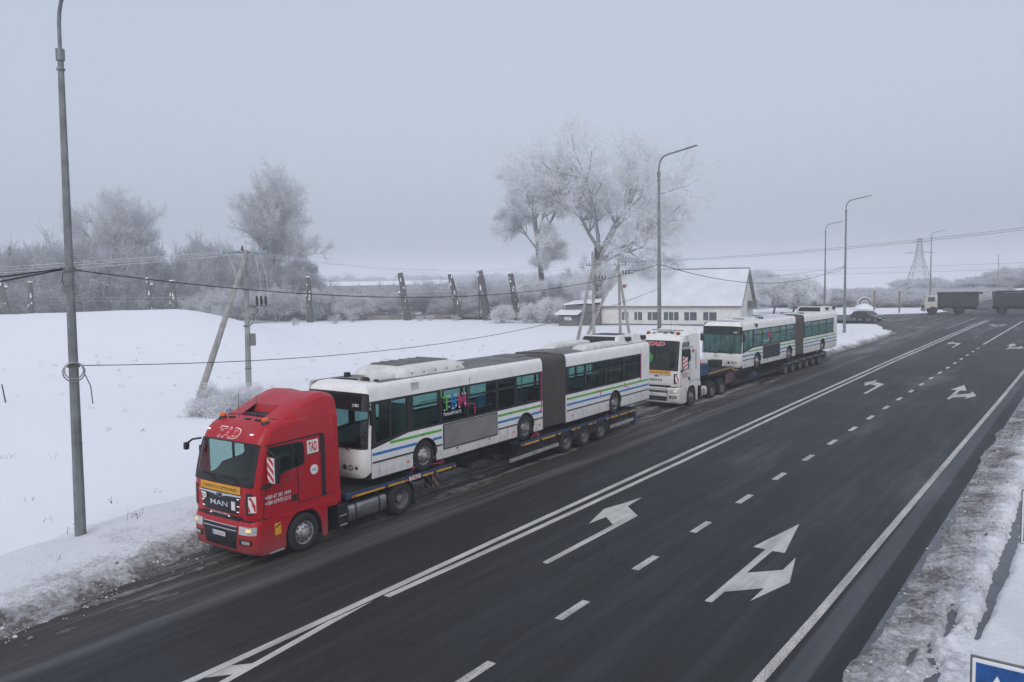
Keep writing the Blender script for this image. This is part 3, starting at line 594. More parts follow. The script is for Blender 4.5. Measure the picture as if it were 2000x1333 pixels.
    text('plate_text', 'BX2463HI' if not white else 'BX 9361 BC', 'lettk', pl, (-.20, .026, .72), (1, 0, 0), (0, 0, 1), .07, .42)
    MB().box(-.258, -.215, .025, .030, .702, .808).build('plate_band', 'blue', pl, 0)
    for s in (1, -1):
        hx = [s*x for x in (.74, .90, 1.04, 1.15, 1.21)]
        hl = MB().slab(hx, (.82, .90, 1.02), lambda x, z: (x, yb(x, z)-.014, z), (0, .03, 0)).build('headlight', 'lens', t)
        MB().slab([s*x for x in (.98, 1.05, 1.12)], (.90, .98), lambda x, z: (x, yb(x, z)-.022, z), (0, .01, 0)).build('lamp', 'lit', hl)
        fg = MB().slab([s*x for x in (.74, .9, 1.05, 1.13)], (.56, .70), lambda x, z: (x, yb(x, z)-.01, z), (0, .03, 0)).build('fog_light', 'black', t)
        MB().slab([s*x for x in (.84, .95, 1.08)], (.59, .67), lambda x, z: (x, yb(x, z)-.022, z), (0, .02, 0)).build('lens', 'lens', fg)
        MB().slab([s*x for x in (.80, 1.0, 1.1, 1.17, 1.21)], (1.10, 1.16), lambda x, z: (x, yc(x, z)-.02, z), (0, .03, 0)).build('shadow_gap', 'black', t)
        # corner air deflector and stripes
        MB().slab([s*x for x in (.97, 1.04, 1.10, 1.15)], (1.32, 1.6, 1.85), lambda x, z: (x, yc(x, z)-.012, z), (0, .02, 0)).build('corner_vent', 'black', t)
        cb = MB().slab([s*x for x in (1.06, 1.12, 1.17, 1.20)], (1.38, 1.78), lambda x, z: (x, yc(x, z)-.022, z), (0, .012, 0)).build('corner_marker', 'signwhite', t)
        sx = lambda u: s*lerp(u, [0, 1], [1.06, 1.20])
        haz(MB(), 0, 1, 1.40, 1.76, lambda a, b: (sx(a), yc(sx(a), b)-.028, b), 2, 2.2 if s > 0 else -2.2).build('red_stripe', 'signred', cb, 0)
    # radiator flap with maker's lettering
    fp = 'black' if not white else paint
    flap = MB().slab(np.linspace(-.80, .80, 9), (1.28, 1.40, 1.78), lambda x, z: (x*(.84+.16*(z-1.28)/.5), yc(x, z)-.014, z), (0, .03, 0)).build('radiator_flap', fp, t)
    MB().slab(np.linspace(-.84, .84, 13), (0, 1), lambda x, z: (x, yc(x, 1.75)-.028, (1.775 if z else 1.715-.06*math.exp(-(x/.16)**2)+.02*abs(x))), (0, .03, 0)).build('chrome_bar', 'chrome', t)
    MB().slab((-.075, .075), (1.68, 1.75), lambda x, z: (x, .072, z), (0, .02, 0)).build('badge', 'lettk', flap, 0)
    MB().tube([(-.03, .07, 1.70), (0, .07, 1.725), (.03, .07, 1.735)], .008, 4).build('lion_emblem', 'chrome', flap, 0)
    text('maker_lettering', 'MAN', 'chrome' if not white else 'rimdark', flap, (-.37, .095, 1.44), (1, 0, 0), (0, 0, 1), .13, .70, bold=.02)
    for x, z in ((-.72, 1.68), (-.70, 1.5), (-.68, 1.36), (.72, 1.68), (.72, 1.5), (.70, 1.36), (-.42, 1.2), (.32, 1.2)):
        if not white: MB().box(x-.035, x+.035, yc(x, z)-.032, yc(x, z)-.01, z-.008, z+.008).build('marker_lamp', 'litwhite', flap, 0)
    if not white:
        MB().slab((.46, .60), (1.38, 1.60), lambda x, z: (x, yc(x, z)-.022, z), (0, .006, 0)).build('paper_sticker', 'signwhite', flap, 0)
        text('web_lettering', 'WWW.TAD.COM.UA', 'lettw', t, (-.38, .082, 1.232), (1, 0, 0), (0, 0, 1), .05, .78, bold=.01)
        MB().tube([(-.60, .083, 1.63), (-.60, .10, 1.63)], .085, 16).build('number_disc', 'signwhite', flap); text('disc_text', '102', 'lettk', flap, (-.65, .082, 1.60), (1, 0, 0), (0, 0, 1), .065, .1)
    cs = MB().slab(np.linspace(-.80, .80, 9), (1.80, 1.985), lambda x, z: (x, yc(x, z)-.026, z), (0, .012, 0)).build('warning_sign', 'signyellow', t, 0)
    text('sign_text', 'CONVOI EXCEPTIONNEL', 'lettk', cs, (-.70, 0, 1.845), (1, 0, 0), (0, 0, 1), .085, 1.40, fn=lambda p: Vector((p.x, yc(p.x, 1.88)-.030, p.z)))
    # mirrors
    for s in (1, -1):
        mr = MB().box(min(s*1.29, s*1.55), max(s*1.29, s*1.55), .60, .78, 2.06, 2.72).build('mirror', 'black', t, 35, .05)
        MB().tube([(s*1.18, .66, 2.78), (s*1.30, .66, 2.84), (s*1.44, .68, 2.74)], .022, 6).build('mirror_arm', 'black', mr); MB().tube([(s*1.2, .66, 2.0), (s*1.4, .66, 2.06)], .022, 6).build('mirror_arm', 'black', mr)
        if white or s > 0: striped(mr, 'striped_board', min(s*1.30, s*1.54), max(s*1.30, s*1.54), 2.08, 2.70, .575, 4, 1.1, flip=(s > 0 and white)); 
    km = MB().hexa([(-1.45, .10, 2.70), (-1.29, .06, 2.70), (-1.29, .18, 2.70), (-1.45, .20, 2.70), (-1.43, .10, 2.88), (-1.28, .08, 2.90), (-1.28, .2, 2.90), (-1.43, .2, 2.88)]).build('kerb_mirror', 'black', t, 35, .02); MB().tube([(-1.10, .42, 2.98), (-1.24, .25, 2.96), (-1.34, .15, 2.86)], .026, 6).build('mirror_arm', 'black', km)
    MB().hexa([(1.18, .42, 1.92), (1.27, .42, 1.92), (1.27, .74, 1.94), (1.18, .74, 1.94), (1.2, .44, 2.02), (1.26, .44, 2.02), (1.26, .72, 2.02), (1.2, .72, 2.02)]).build('mirror_foot', 'black', t, 35, .02)
    # roof gear
    for x in (-.86, .86):
        bz = zm(3.42); b = MB().tube([(x, .92, bz), (x, .92, bz+.09)], [.12, .085], 14).build('beacon', 'black', t)
        MB().tube([(x, .92, bz+.09), (x, .92, bz+.15), (x, .92, bz+.17)], [.095, .09, .05], 14).build('lens', 'orange', b)
    for x in (-.30, .42): MB().tube([(x, 1.0, zm(3.5)), (x, 1.02, zm(3.5)+.62)], .006, 4).build('aerial', 'wire', t)
    for x in (-.55, .1, .5): MB().box(x-.09, x+.09, .93, 1.02, zm(3.47), zm(3.47)+.045).build('roof_lamp', 'black', t, 0, .01)
    for x in (-.95, .80):
        q = Vector((x, lerp(zm(3.22), [p[1] for p in P[:11]], [p[0] for p in P[:11]])+OFF(x/1.2), zm(3.22))); MB().box(q.x-.05, q.x+.05, q.y-.03, q.y+.03, q.z-.012, q.z+.016).build('marker_lamp', 'litwhite', t, 0)
    if not white:
        fy = [1.18, 1.45, 1.70, 2.05, 2.40, 2.62, 2.90, 3.02]; fz = [3.53, 3.64, 3.76, 3.90, 4.01, 4.04, 4.00, 3.93]
        fx = [-1.15, -1.13, -1.06, -.92, -.5, 0, .5, .92, 1.06, 1.13, 1.15]
        fr_ = []
        for y, z in zip(fy, fz):
            wv = lerp(y, [1.18, 2.4], [.93, 1.0]); base = 3.44
            fr_.append([(x*wv, y, {1.15: base, 1.13: base+(z-base)*.45, 1.06: base+(z-base)*.8, .92: base+(z-base)*.97}.get(abs(x), z-.05*(abs(x) < .3)*(y > 2))) for x in fx])
        # central scoop: the middle columns start further back
        mb = MB().grid(fr_, lambda i, j: i < 2 and 4 <= j <= 5)
        mb.add([fr_[2][4], fr_[2][5], fr_[2][6], (.5, 1.62, 3.55), (0, 1.62, 3.55), (-.5, 1.62, 3.55)], [(0, 1, 4, 5), (1, 2, 3, 4)])
        mb.add([fr_[-1][i] for i in range(11)]+[(1.15, 3.0, 3.44), (-1.15, 3.0, 3.44)], [tuple(range(11))])
        rfg = mb.build('roof_fairing', paint, t, 28)
        for s in (1, -1): MB().tube([(s*1.075, 1.2, 3.475), (s*1.12, 1.9, 3.45), (s*1.155, 3.0, 3.44)], .012, 4).build('fairing_seam', 'lettk', rfg)
        MB().box(-.45, .45, 1.22, 1.60, 3.545, 3.565).build('roof_hatch', 'black', t, 0)
        for s in (1, -1): MB().hexa([(s*1.10, 2.86, 1.0), (s*1.235, 2.80, 1.0), (s*1.235, 3.02, 1.0), (s*1.12, 3.02, 1.0), (s*1.07, 2.82, 3.45), (s*1.19, 2.78, 3.45), (s*1.19, 3.02, 3.45), (s*1.07, 3.02, 3.45)]).build('side_fairing', paint, t, 35, .03)
        text('roof_lettering', 'TAD', 'lettw', t, (-.52, 0, 3.07), (1, 0, 0), (0, 0, 1), .26, .90, shear=.25, bold=.05, fn=lambda p: Vector((p.x, yc(p.x, p.z)-.008, p.z)))
        text('roof_lettering', 'TAD', 'lettr', t, (-.495, 0, 3.085), (1, 0, 0), (0, 0, 1), .23, .85, shear=.25, bold=.015, fn=lambda p: Vector((p.x, yc(p.x, p.z)-.014, p.z)))
    else:
        MB().hexa([(-1.02, 1.6, 3.84), (1.02, 1.6, 3.84), (1.12, 2.9, 3.78), (-1.12, 2.9, 3.78), (-.92, 1.9, 4.0), (.92, 1.9, 4.0), (1.02, 2.88, 4.06), (-1.02, 2.88, 4.06)]).build('roof_fairing', paint, t, 35, .06)
        MB().box(-.5, .45, 1.15, 1.55, 3.925, 3.945).build('roof_hatch', 'panelgrey', t, 0)
        MB().tube([(-.9, 1.35, 4.02), (.95, 1.35, 4.02)], .025, 6).build('roof_bar', 'rimdark', t)
        MB().slab(np.linspace(-1.05, 1.05, 13), (3.26, 3.4, 3.5), lambda x, z: (x, yc(x, z)-.010, z), (0, .004, 0)).build('sun_strip', 'black', t)
        text('screen_lettering', 'TAD', 'lettw', t, (-.64, 0, 3.25), (1, 0, 0), (0, 0, 1), .22, 1.02, shear=.2, bold=.05, fn=lambda p: Vector((p.x, yc(p.x, p.z)-.016, p.z)))
        text('screen_lettering', 'TAD', 'lettr', t, (-.62, 0, 3.26), (1, 0, 0), (0, 0, 1), .20, .98, shear=.2, bold=.02, fn=lambda p: Vector((p.x, yc(p.x, p.z)-.020, p.z)))
        MB().tube([(-.62, .42, 2.62), (-.62, .46, 2.62)], .26, 20).build('screen_cushion', 'green', t)
        for k in range(4):
            yy, z = 1.25+.16*(k % 2)+.05*(k//2), 3.72-.16*(k//2); MB().tube([(1.17, yy, z), (1.25, yy-.03, z)], [.035, .065], 12).build('air_horn', 'chrome', t)
    # side details on both sides: seams, trim, handle, lettering on the road side
    for s in (1, -1):
        X = s*1.2235
        for L in ([(1.58, 2.25), (1.58, 1.30), (1.40, 1.18)], [(.62, 2.0), (.50, 1.6), (.46, 1.17)], [(1.60, 1.32), (2.4, 1.34), (2.88, 1.32)]): MB().tube([(X, a, b) for a, b in L], .008, 4).build('door_seam', 'lettk', t, 0)
        hd = MB().box(X-.02, X+.02, 1.36, 1.54, 1.40, 1.57).build('door_handle', 'black', t, 35, .02)
        if not white:
            MB().box(X-.012, X+.006, 2.36, 2.50, 1.31, 2.97).build('black_trim', 'black', t, 0)
            MB().tube([(s*1.218, .62, 2.965), (s*1.215, 2.40, 2.985)], .018, 4).build('gutter_trim', 'black', t)
        else:
            MB().tube([(s*1.216, .55, 3.11), (s*1.212, 2.0, 3.16)], .016, 4).build('gutter_trim', 'black', t)
    X = 1.232
    if not white:
        tp = MB().box(X-.004, X+.004, 1.90, 2.27, 2.52, 2.87).build('name_plate', 'signwhite', t, 0)
        text('plate_text', 'TAD', 'lettr', tp, (X+.006, 1.945, 2.57), (0, 1, 0), (0, 0, 1), .25, .28, bold=.03)
        ov = MB(); ov.lathe([(0.001, .004), (.13, .004), (.13, -.004)], 20, Matrix.Translation((X, 2.11, 2.08))); ov.build('number_oval', 'signwhite', t, 0)
        text('oval_text', '102', 'lettk', ov and t.children[-1], (X+.006, 2.03, 2.04), (0, 1, 0), (0, 0, 1), .08, .16)
        text('phone_lettering', '+380 67 381 3434', 'lettw', t, (X+.002, .52, 1.63), (0, 1, 0), (0, 0, 1), .10, .80, shear=.15, bold=.012)
        text('phone_lettering', '+380 679751210', 'lettw', t, (X+.002, .52, 1.49), (0, 1, 0), (0, 0, 1), .10, .78, shear=.15, bold=.012)
        text('model_lettering', 'TGX 18.460', 'chrome', t, (X, 1.12, 1.985), (0, 1, 0), (0, 0, 1), .05, .36)
        stk = MB().box(1.232, 1.238, .78, .97, .68, .98).build('angle_sticker', 'signyellow', t, 0); MB().hexa([(1.237, .79, .86), (1.24, .79, .86), (1.24, .96, .92), (1.237, .96, .92), (1.237, .80, .90), (1.24, .80, .90), (1.24, .96, .965), (1.237, .96, .965)]).build('sticker_print', 'lettk', stk, 0)
    else:
        text('phone_lettering', '+380 67 381 3434', 'lettr', t, (X+.002, .62, 1.72), (0, 1, 0), (0, 0, 1), .10, .72, shear=.15, bold=.01)
        text('phone_lettering', '+380 679751210', 'lettr', t, (X+.002, .62, 1.58), (0, 1, 0), (0, 0, 1), .10, .72, shear=.15, bold=.01)
        tp = MB().box(X-.004, X+.004, 1.85, 2.07, 2.83, 3.0).build('name_plate', 'magenta', t, 0)
        MB().box(X-.004, X+.003, 2.28, 2.34, 1.9, 2.95).build('side_sticker', 'panelgrey', t, 0)
        MB().box(1.232, 1.238, .92, 1.06, .82, 1.05).build('angle_sticker', 'signyellow', t, 0)
    # chassis, tank, wheels
    yr = (4.52, 5.88) if white else (5.42,); ye = yr[-1]+.75
    ch = MB()
    for s in (1, -1): ch.box(min(s*.32, s*.44), max(s*.32, s*.44), 1.0, ye, .62, .86)
    ch.box(-.44, .44, ye-.1, ye, .62, .86); ch.box(-.5, .5, 1.3, 2.8, .45, 1.1); ch.build('chassis', 'dark', t, 0)
    MB().lathe([(.001, .03), (.42, .03), (.42, -.06), (.001, -.06)], 24, Matrix.Translation((0, yr[0]+(.6 if white else -.1), 1.0)) @ Matrix.Rotation(rad(-90), 4, 'Y')).build('fifth_wheel', 'dark', t)
    fx_ = 1.07
    for s in (1, -1):
        wheel(t, s*fx_, 1.72, .50, .50, .31, 'fb' if not white else 'fd', 'front_wheel')
        for y in yr: wheel(t, s*.94, y, .49, .49, .56, 'rd', 'rear_wheel')
    for y in ([1.72]+list(yr)): MB().tube([(-.9, y, .5), (.9, y, .5)], .08, 8).build('axle', 'dark', t)
    t0, t1 = (3.12, 3.72) if white else (3.28, 4.76)
    for s in (1, -1):
        rr = [(s*(.98+.24*math.copysign(abs(math.cos(a))**.5, math.cos(a))), .56+.26*math.copysign(abs(math.sin(a))**.5, math.sin(a))) for a in np.linspace(0, 2*math.pi, 25)[:-1]]
        tk = MB().grid([[(x, y, z) for x, z in rr+rr[:1]] for y in (t0, t1)]); tk.add([(x, t0, z) for x, z in rr], [tuple(range(24))]); tk.add([(x, t1, z) for x, z in rr], [tuple(range(24))[::-1]])
        tk = tk.build('fuel_tank', 'alu' if not white else paint, t, 35)
        for y in ((t0+.28, t1-.28) if not white else ()):
            MB().tube([((x-s*.98)*1.03+s*.98, y, (z-.56)*1.03+.56) for x, z in rr+rr[:1]], .022, 5, False).build('tank_strap', 'black', tk)
        if white:
            for k in range(4): MB().box(min(s*1.21, s*1.235), max(s*1.21, s*1.235), 3.22+.0, 3.42, .38+.1*k, .43+.1*k).build('step', 'dark', tk, 0)
        sb = MB().box(min(s*.75, s*1.2), max(s*.75, s*1.2), 2.93, t0-.03, .26, .92).build('step_box', 'black', t, 35, .02)
        for z in (.32, .58): MB().box(min(s*1.17, s*1.225), max(s*1.17, s*1.225), 2.96, t0-.06, z, z+.03).build('step', 'steel', sb, 0)
        for y in yr:
            fd = MB(); A = [(y+.58*math.cos(a), .49+.56*math.sin(a)) for a in np.linspace(rad(8), rad(125 if not white else 172), 12)]
            fd.grid([[(s*1.22, a, b) for a, b in A], [(s*.66, a, b) for a, b in A]]); fd.build('mudguard', 'dark', t)
            if y == yr[-1]: MB().box(min(s*.68, s*1.22), max(s*.68, s*1.22), y+.58, y+.60, .17, .58).build('mudflap', 'rubber', t, 0)
    if not white: MB().box(-.6, .6, 3.05, 3.4, .86, 1.04).build('service_deck', 'dark', t, 0)
    MB().tube([(-.4, 3.0, 1.0), (-.4, 3.05, 2.3), (-.4, 3.02, 2.9)], .07, 8).build('exhaust_stack', 'rimdark', t)
    return t

# ---------------------------------------------------------------- articulated bus
def bus(label, loc, rot, second=False, sy=1.0):
    t = thing('articulated_bus', label, 'bus', loc, rot[2]); t.rotation_euler = rot; t.scale = (1, sy, 1.03 if second else 1)
    G = 'g_busfrost' if second else 'g_bus'; roofm = 'roofwhite' if second else 'roofgrey'
    AX = (2.33, 7.9, 14.95)
    def arch(yc): return [(yc+.56*math.cos(a), .25+.54*math.sin(a)) for a in np.linspace(math.pi, 0, 13)]
    def lower(y0, y1, axs, front):
        top = [(y0, .83), (1.6, 1.085), (y1, 1.085)] if front else [(y0, 1.085), (y1, 1.085)]
        bot = []
        for yc in axs: bot += [(yc-.56, 0)]+arch(yc)+[(yc+.56, 0)]
        return [(y0, 0)]+bot+[(y1, 0)]+top[::-1]
    secs = [(0.05, 9.05, AX[:2], True), (10.78, 18.42, AX[2:], False)]
    wins = [[(1.80, 3.05), (3.18, 4.42), (4.56, 6.08), (6.22, 7.22), (7.36, 8.85)], [(10.95, 12.28), (12.42, 14.02), (14.16, 15.72), (15.86, 17.42)]]
    for s in (1, -1):
        for (y0, y1, axs, fr), wn in zip(secs, wins):
            lp = MB().plate(lower(y0, y1, axs, fr), [], lambda a, b, q: (s*(1.25-q), a, b), 0, .03).build('side_panel', 'buswhite', t, 0)
            sm = MB()
            for yy in ((.35, 3.95, 5.05, 6.75, 8.6) if fr else (12.1, 13.4, 16.3, 17.55)): sm.box(min(s*1.245, s*1.2512), max(s*1.245, s*1.2512), yy-.006, yy+.006, .01, .43)
            sm.build('panel_seam', 'dark', lp, 0)
            for yc in axs:
                A = arch(yc); ln = MB().grid([[(s*1.235, a, b) for a, b in A], [(s*.7, a, b) for a, b in A]]); ln.plate(A, [], lambda a, b, q: (s*q, a, b), .68, .70); ln.build('wheel_arch', 'dark', lp)
                MB().tube([(s*1.25, a, b) for a, b in A], .018, 5).build('arch_rim', 'black', lp)
            band = [(y0+.02, .87), (y0+.02, 2.2), (y1-.02, 2.2), (y1-.02, 1.088), (1.62, 1.088)] if fr else [(y0+.02, 1.088), (y0+.02, 2.2), (17.55, 2.2), (17.55, 1.088)]
            holes = [[(a, 1.16), (a, 1.79), (b, 1.79), (b, 1.16)] for a, b in wn]+[[(a, 1.85), (a, 2.13), (b, 2.13), (b, 1.85)] for a, b in wn]
            if fr: holes += [[(.25, 1.0), (.25, 2.10), (.80, 2.12), (.80, 1.07)], [(.88, 1.08), (.88, 2.12), (1.56, 2.13), (1.56, 1.16)]]
            bd = MB().plate(band, holes, lambda a, b, q: (s*(1.248-q), a, b), 0, .05).build('window_band', 'black', t, 0)
            for h in holes: MB().plate([(a, b) for a, b in h], [], lambda a, b, q: (s*(1.236-q), a, b), 0, .004).build('window_pane', G, bd, 0)
            if not fr: MB().box(min(s*1.22, s*1.25), max(s*1.22, s*1.25), 17.55, y1, 1.088, 2.2).build('corner_panel', 'buswhite', t, 0)
            cv = [(1.25, 2.2), (1.243, 2.42), (1.225, 2.56), (1.185, 2.645), (1.12, 2.685)]
            cv = MB().grid([[(s*x, y, z) for x, z in cv] for y in (y0 if not fr else .0, y1)]).build('roof_cove', 'buswhite', t, 50)
            cs = MB()
            for yy in ((4.6,) if fr else (17.5,)): cs.box(min(s*1.24, s*1.2515), max(s*1.24, s*1.2515), yy-.006, yy+.006, 2.2, 2.42)
            cs.build('panel_seam', 'dark', cv, 0)
            # painted lines
            X = lambda w_: (min(s*1.249, s*(1.252+w_)), max(s*1.249, s*(1.252+w_)))
            if fr:
                gl = [(.80, 3.14), (6.17, 9.0)]; bl = [(.07, 1.96), (2.70, 3.14), (6.17, 7.52), (8.28, 9.0)]; kl = [(.07, 1.80), (2.86, 3.14), (6.17, 7.37), (8.43, 9.03)]
            else: gl = [(10.82, 18.38)]; bl = [(10.82, 14.57), (15.33, 18.38)]; kl = [(10.82, 14.43), (15.47, 18.4)]
            for a, b in gl: MB().box(*X(.002), a, b, .875, .955).build('lime_line', 'lime', lp, 0)
            for a, b in bl: MB().box(*X(.002), a, b, .645, .725).build('blue_line', 'blue', lp, 0)
            for a, b in kl: MB().box(*X(.012), a, b, .43, .475).build('rub_strip', 'black', lp, 0)
            for yy in ((1.5, 3.85, 5.6, 7.05, 8.75) if fr else (11.2, 14.2, 17.7)): MB().box(*X(.012), yy, yy+.11, .19, .24).build('marker_lamp', 'orange', lp, 0)
            for yy in ((.3, 2.2, 6.9, 8.75) if fr else (11.1, 13.3)): MB().box(*X(.006), yy, yy+.04, .66 if yy < 1 else .885, .71 if yy < 1 else .945).build('line_dot', 'lettk', lp, 0)
        # blank panel between the axles
        bp = MB().box(min(s*1.248, s*1.262), max(s*1.248, s*1.262), 3.2, 6.13, .27, 1.075).build('side_frame', 'black', t, 0)
        MB().box(min(s*1.25, s*1.268), max(s*1.25, s*1.268), 3.25, 6.08, .31, 1.045).build('blank_panel', 'tipper' if second else 'panelgrey', bp, 0)
    if second: MB().box(1.267, 1.27, 4.7, 6.0, .33, 1.03).build('poster', 'tipgreen', t, 0)
    # roof
    for (y0, y1, _, fr) in secs:
        rf = MB().grid([[(x, y, 2.685+.055*(1-(x/1.13)**2)) for x in np.linspace(-1.13, 1.13, 9)] for y in np.linspace(y0 if not fr else .55, y1, 8)]).build('roof', roofm, t, 60)
        if not fr:
            for yy in (): pass
    MB().box(-.55, .5, 9.25-.9, 9.25, 2.72, 2.78).build('roof_hatch', roofm, t, 35, .02)
    # front
    P = [(-.22, .0), (-.31, .10), (-.35, .45), (-.345, .80), (-.34, .90), (-.31, 1.40), (-.255, 1.88), (-.24, 1.97), (-.155, 2.44), (-.11, 2.52), (-.02, 2.60), (.2, 2.68), (.56, 2.70)]
    hw = [1.24, 1.25, 1.25, 1.25, 1.25, 1.25, 1.248, 1.247, 1.243, 1.235, 1.21, 1.15, 1.10]
    rows = shell_rows(P, hw, .36, .02); skip = lambda i, j: 4 <= i <= 7 and 1 <= j <= 10
    MB().grid(rows, skip).build('front_shell', 'buswhite', t, 45)
    ws = MB().grid([[(x, y-.004, z) for x, y, z in r[1:12]] for r in rows[4:8]]).build('windscreen', 'g_frontfrost' if second else 'g_front', t, 60)
    MB().tube([(0.0, rows[4][6][1]-.008, .9), (0, rows[7][6][1]-.006, 1.97)], .012, 4).build('screen_divider', 'black', ws)
    dd = MB().grid([[(x, y-.004, z) for x, y, z in r[1:12]] for r in rows[7:9]]).build('destination_glass', mat('display_glass', (.008, .012, .014), .08), t, 60)
    fr_ = MB()
    for i in (4, 7, 8): fr_.tube([Vector(p)+Vector((0, -.004, 0)) for p in rows[i][1:12]], .02 if i != 7 else .012, 6)
    for j in (1, 11): fr_.tube([Vector(rows[i][j])+Vector((0, -.004, 0)) for i in range(4, 9)], .022, 6)
    fr_.build('rubber_seal', 'black', ws)
    yf = lambda x, z: lerp(z, [p[1] for p in P], [p[0] for p in P])+OFF(x/1.25, .36)
    text('fleet_number', '1781' if not second else '1794', 'lettw', dd, (.78, 0, 2.06), (1, 0, 0), (0, 0, 1), .085, .22, bold=.02, fn=lambda p: Vector((p.x, yf(p.x, p.z)-.014, p.z)))
    for x0, x1 in ((.75, -.1), (-.2, -.95)): MB().tube([(x0, yf(x0, .85)-.02, .84), (x0-.25, yf(x0-.25, .9)-.03, .93), (x1, yf(x1, 1.0)-.03, 1.0)], .014, 5).build('wiper', 'black', t)
    for s in (1, -1):
        hp = MB().slab([s*x for x in (.42, .6, .8, .98, 1.08)], (.18, .46), lambda x, z: (x, yf(x, z)-.006, z), (0, .01, 0)).build('headlight_panel', 'podwhite', t, 40)
        for k, x in enumerate((.55, .78, .98)):
            q = Vector((s*x, yf(x, .34), .34)); d = Vector((s*.25*k*.6, -1, 0)).normalized(); lm = MB().tube([q-d*.02, q+d*.018], [.085, .085] if k < 2 else [.05, .05], 14).build('headlight', 'rimdark', hp)
            MB().tube([q+d*.012, q+d*.022], [.055, .05] if k < 2 else [.03, .03], 12).build('lens', 'black' if k != 1 else 'lens', lm)
        MB().tube([(s*1.18, .05, 2.05), (s*1.33, -.02, 2.08), (s*1.36, .0, 1.95)], .02, 5).box(min(s*1.28, s*1.42), max(s*1.28, s*1.42), -.04, .03, 1.55, 1.98).build('mirror', 'black', t, 35)
    MB().slab((-.28, .28), (.12, .40), lambda x, z: (x, yf(x, z)-.008, z), (0, .01, 0)).build('front_flap', 'podwhite', t, 0)
    if second:
        for k, (ch, cc) in enumerate((('T', 'lime'), ('B', 'blue'), ('M', 'magenta'))): text('brand_lettering', ch, cc, t, (-.45+.13*k, 0, .62), (1, 0, 0), (0, 0, 1), .14, .10, fn=lambda p: Vector((p.x, yf(p.x, p.z)-.012, p.z)))
    # rear
    rr = [[(x, 18.42+(.05 if abs(x) < 1.1 else .0), z) for x in (-1.25, -1.08, 0, 1.08, 1.25)] for z in (0, .6, 1.4, 2.2, 2.5)]+[[(x*.9, 18.42, 2.69) for x in (-1.25, -1.08, 0, 1.08, 1.25)]]
    rp = MB().grid(rr).build('rear_panel', 'buswhite', t, 40); MB().box(-.95, .95, 18.468, 18.482, 1.35, 2.1).build('rear_window', 'black', rp, 0)
    for s in (1, -1): MB().box(min(s*1.0, s*1.13), max(s*1.0, s*1.13), 18.45, 18.49, .5, .9).build('tail_lamp', 'redlens', rp, 0)
    # bellows
    y0, y1, nf = 9.05, 10.78, 14; rws = []
    base = [(1.20, .02), (1.22, .3), (1.22, 2.3), (1.19, 2.52), (1.10, 2.64), (.9, 2.70), (0, 2.72), (-.9, 2.70), (-1.10, 2.64), (-1.19, 2.52), (-1.22, 2.3), (-1.22, .3), (-1.20, .02)]
    for i in range(2*nf+1):
        k = (.92 if i % 2 else 1.0)*(1-.015*math.sin(math.pi*i/nf)**2); rws.append([(x*k, y0+(y1-y0)*i/(2*nf), 1.3+(z-1.3)*(k if z > 1 else 1)) for x, z in base])
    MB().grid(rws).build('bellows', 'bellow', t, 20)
    # interior
    for y0, y1 in ((.1, 9.05), (10.78, 18.4)): MB().box(-1.2, 1.2, y0, y1, .06, .12).build('floor', 'floor_in', t, 0)
    MB().box(-1.15, 1.15, 17.6, 17.65, .12, 2.6).build('engine_wall', 'interior', t, 0)
    MB().hexa([(.1, -.2, .7), (1.1, .1, .7), (1.1, .55, .7), (.1, .5, .7), (.15, -.15, .98), (1.05, .1, .98), (1.05, .45, .92), (.15, .4, .92)]).build('dashboard', 'black', t, 35)
    seat(t, .62, .95, .55, 1.1)
    sw = MB(); c = Vector((.62, .55, 1.08)); sw.tube([c+Vector((.23*math.cos(a), .19*math.sin(a), -.1*math.sin(a))) for a in np.linspace(0, 6.283, 20)], .016, 5, False); sw.build('steering_wheel', 'black', t)
    MB().box(.1, 1.2, 1.55, 1.58, .12, 1.95).build('driver_screen', 'interior', t, 0)
    random.seed(4)
    for y in (3.3, 4.1, 4.9, 5.7, 6.5, 8.3, 11.5, 12.4, 13.3, 16.2):
        for x in (-.95, .95):
            if x < 0 and y in (4.1, 4.9, 12.4): continue
            seat(t, x, y, .45, .95)
    for y in (2.2, 3.7, 5.2, 6.9, 8.6, 11.8, 14.0, 15.8):
        for x in (-.55, .6): MB().tube([(x, y, .12), (x, y+.04, 1.2), (x, y, 2.6)], .02, 5).build('handrail', 'railgreen', t, 60)
    for x in (-.6, .6): MB().tube([(x, 1.8, 2.15), (x, 8.8, 2.15)], .018, 5).build('handrail', 'railgreen', t, 60)
    for x in (-1.19, 1.19):
        MB().box(x-.012, x+.012, 4.9, 5.9, 1.36, 1.385).build('guard_rail', 'railgreen', t, 0)
    # signs on the road side glass
    X = 1.2385 if False else 1.2535
    k = 1.0
    for ch, cc, a, wd in (('T', 'lime', 3.24, .33), ('B', 'blue', 3.66, .26), ('M', 'magenta', 4.00, .40)):
        lt = text('brand_letter', ch, cc, t, (X, a, 1.50), (0, 1, 0), (0, 0, 1), .46, wd, bold=.02)
        for dy, dz in ((.05, .02), (wd-.04, .44), (wd-.05, .1), (wd*.5, .44)): MB().lathe([(.001, .002), (.028, .002), (.028, -.002)], 10, Matrix.Translation((X+.003, a+dy, 1.50+dz))).build('letter_dot', 'lettw', lt, 0)
    text('brand_text', 'TRANSPORTS', 'lettw', t, (X, 3.22, 1.33), (0, 1, 0), (0, 0, 1), .10, .92, bold=.01)
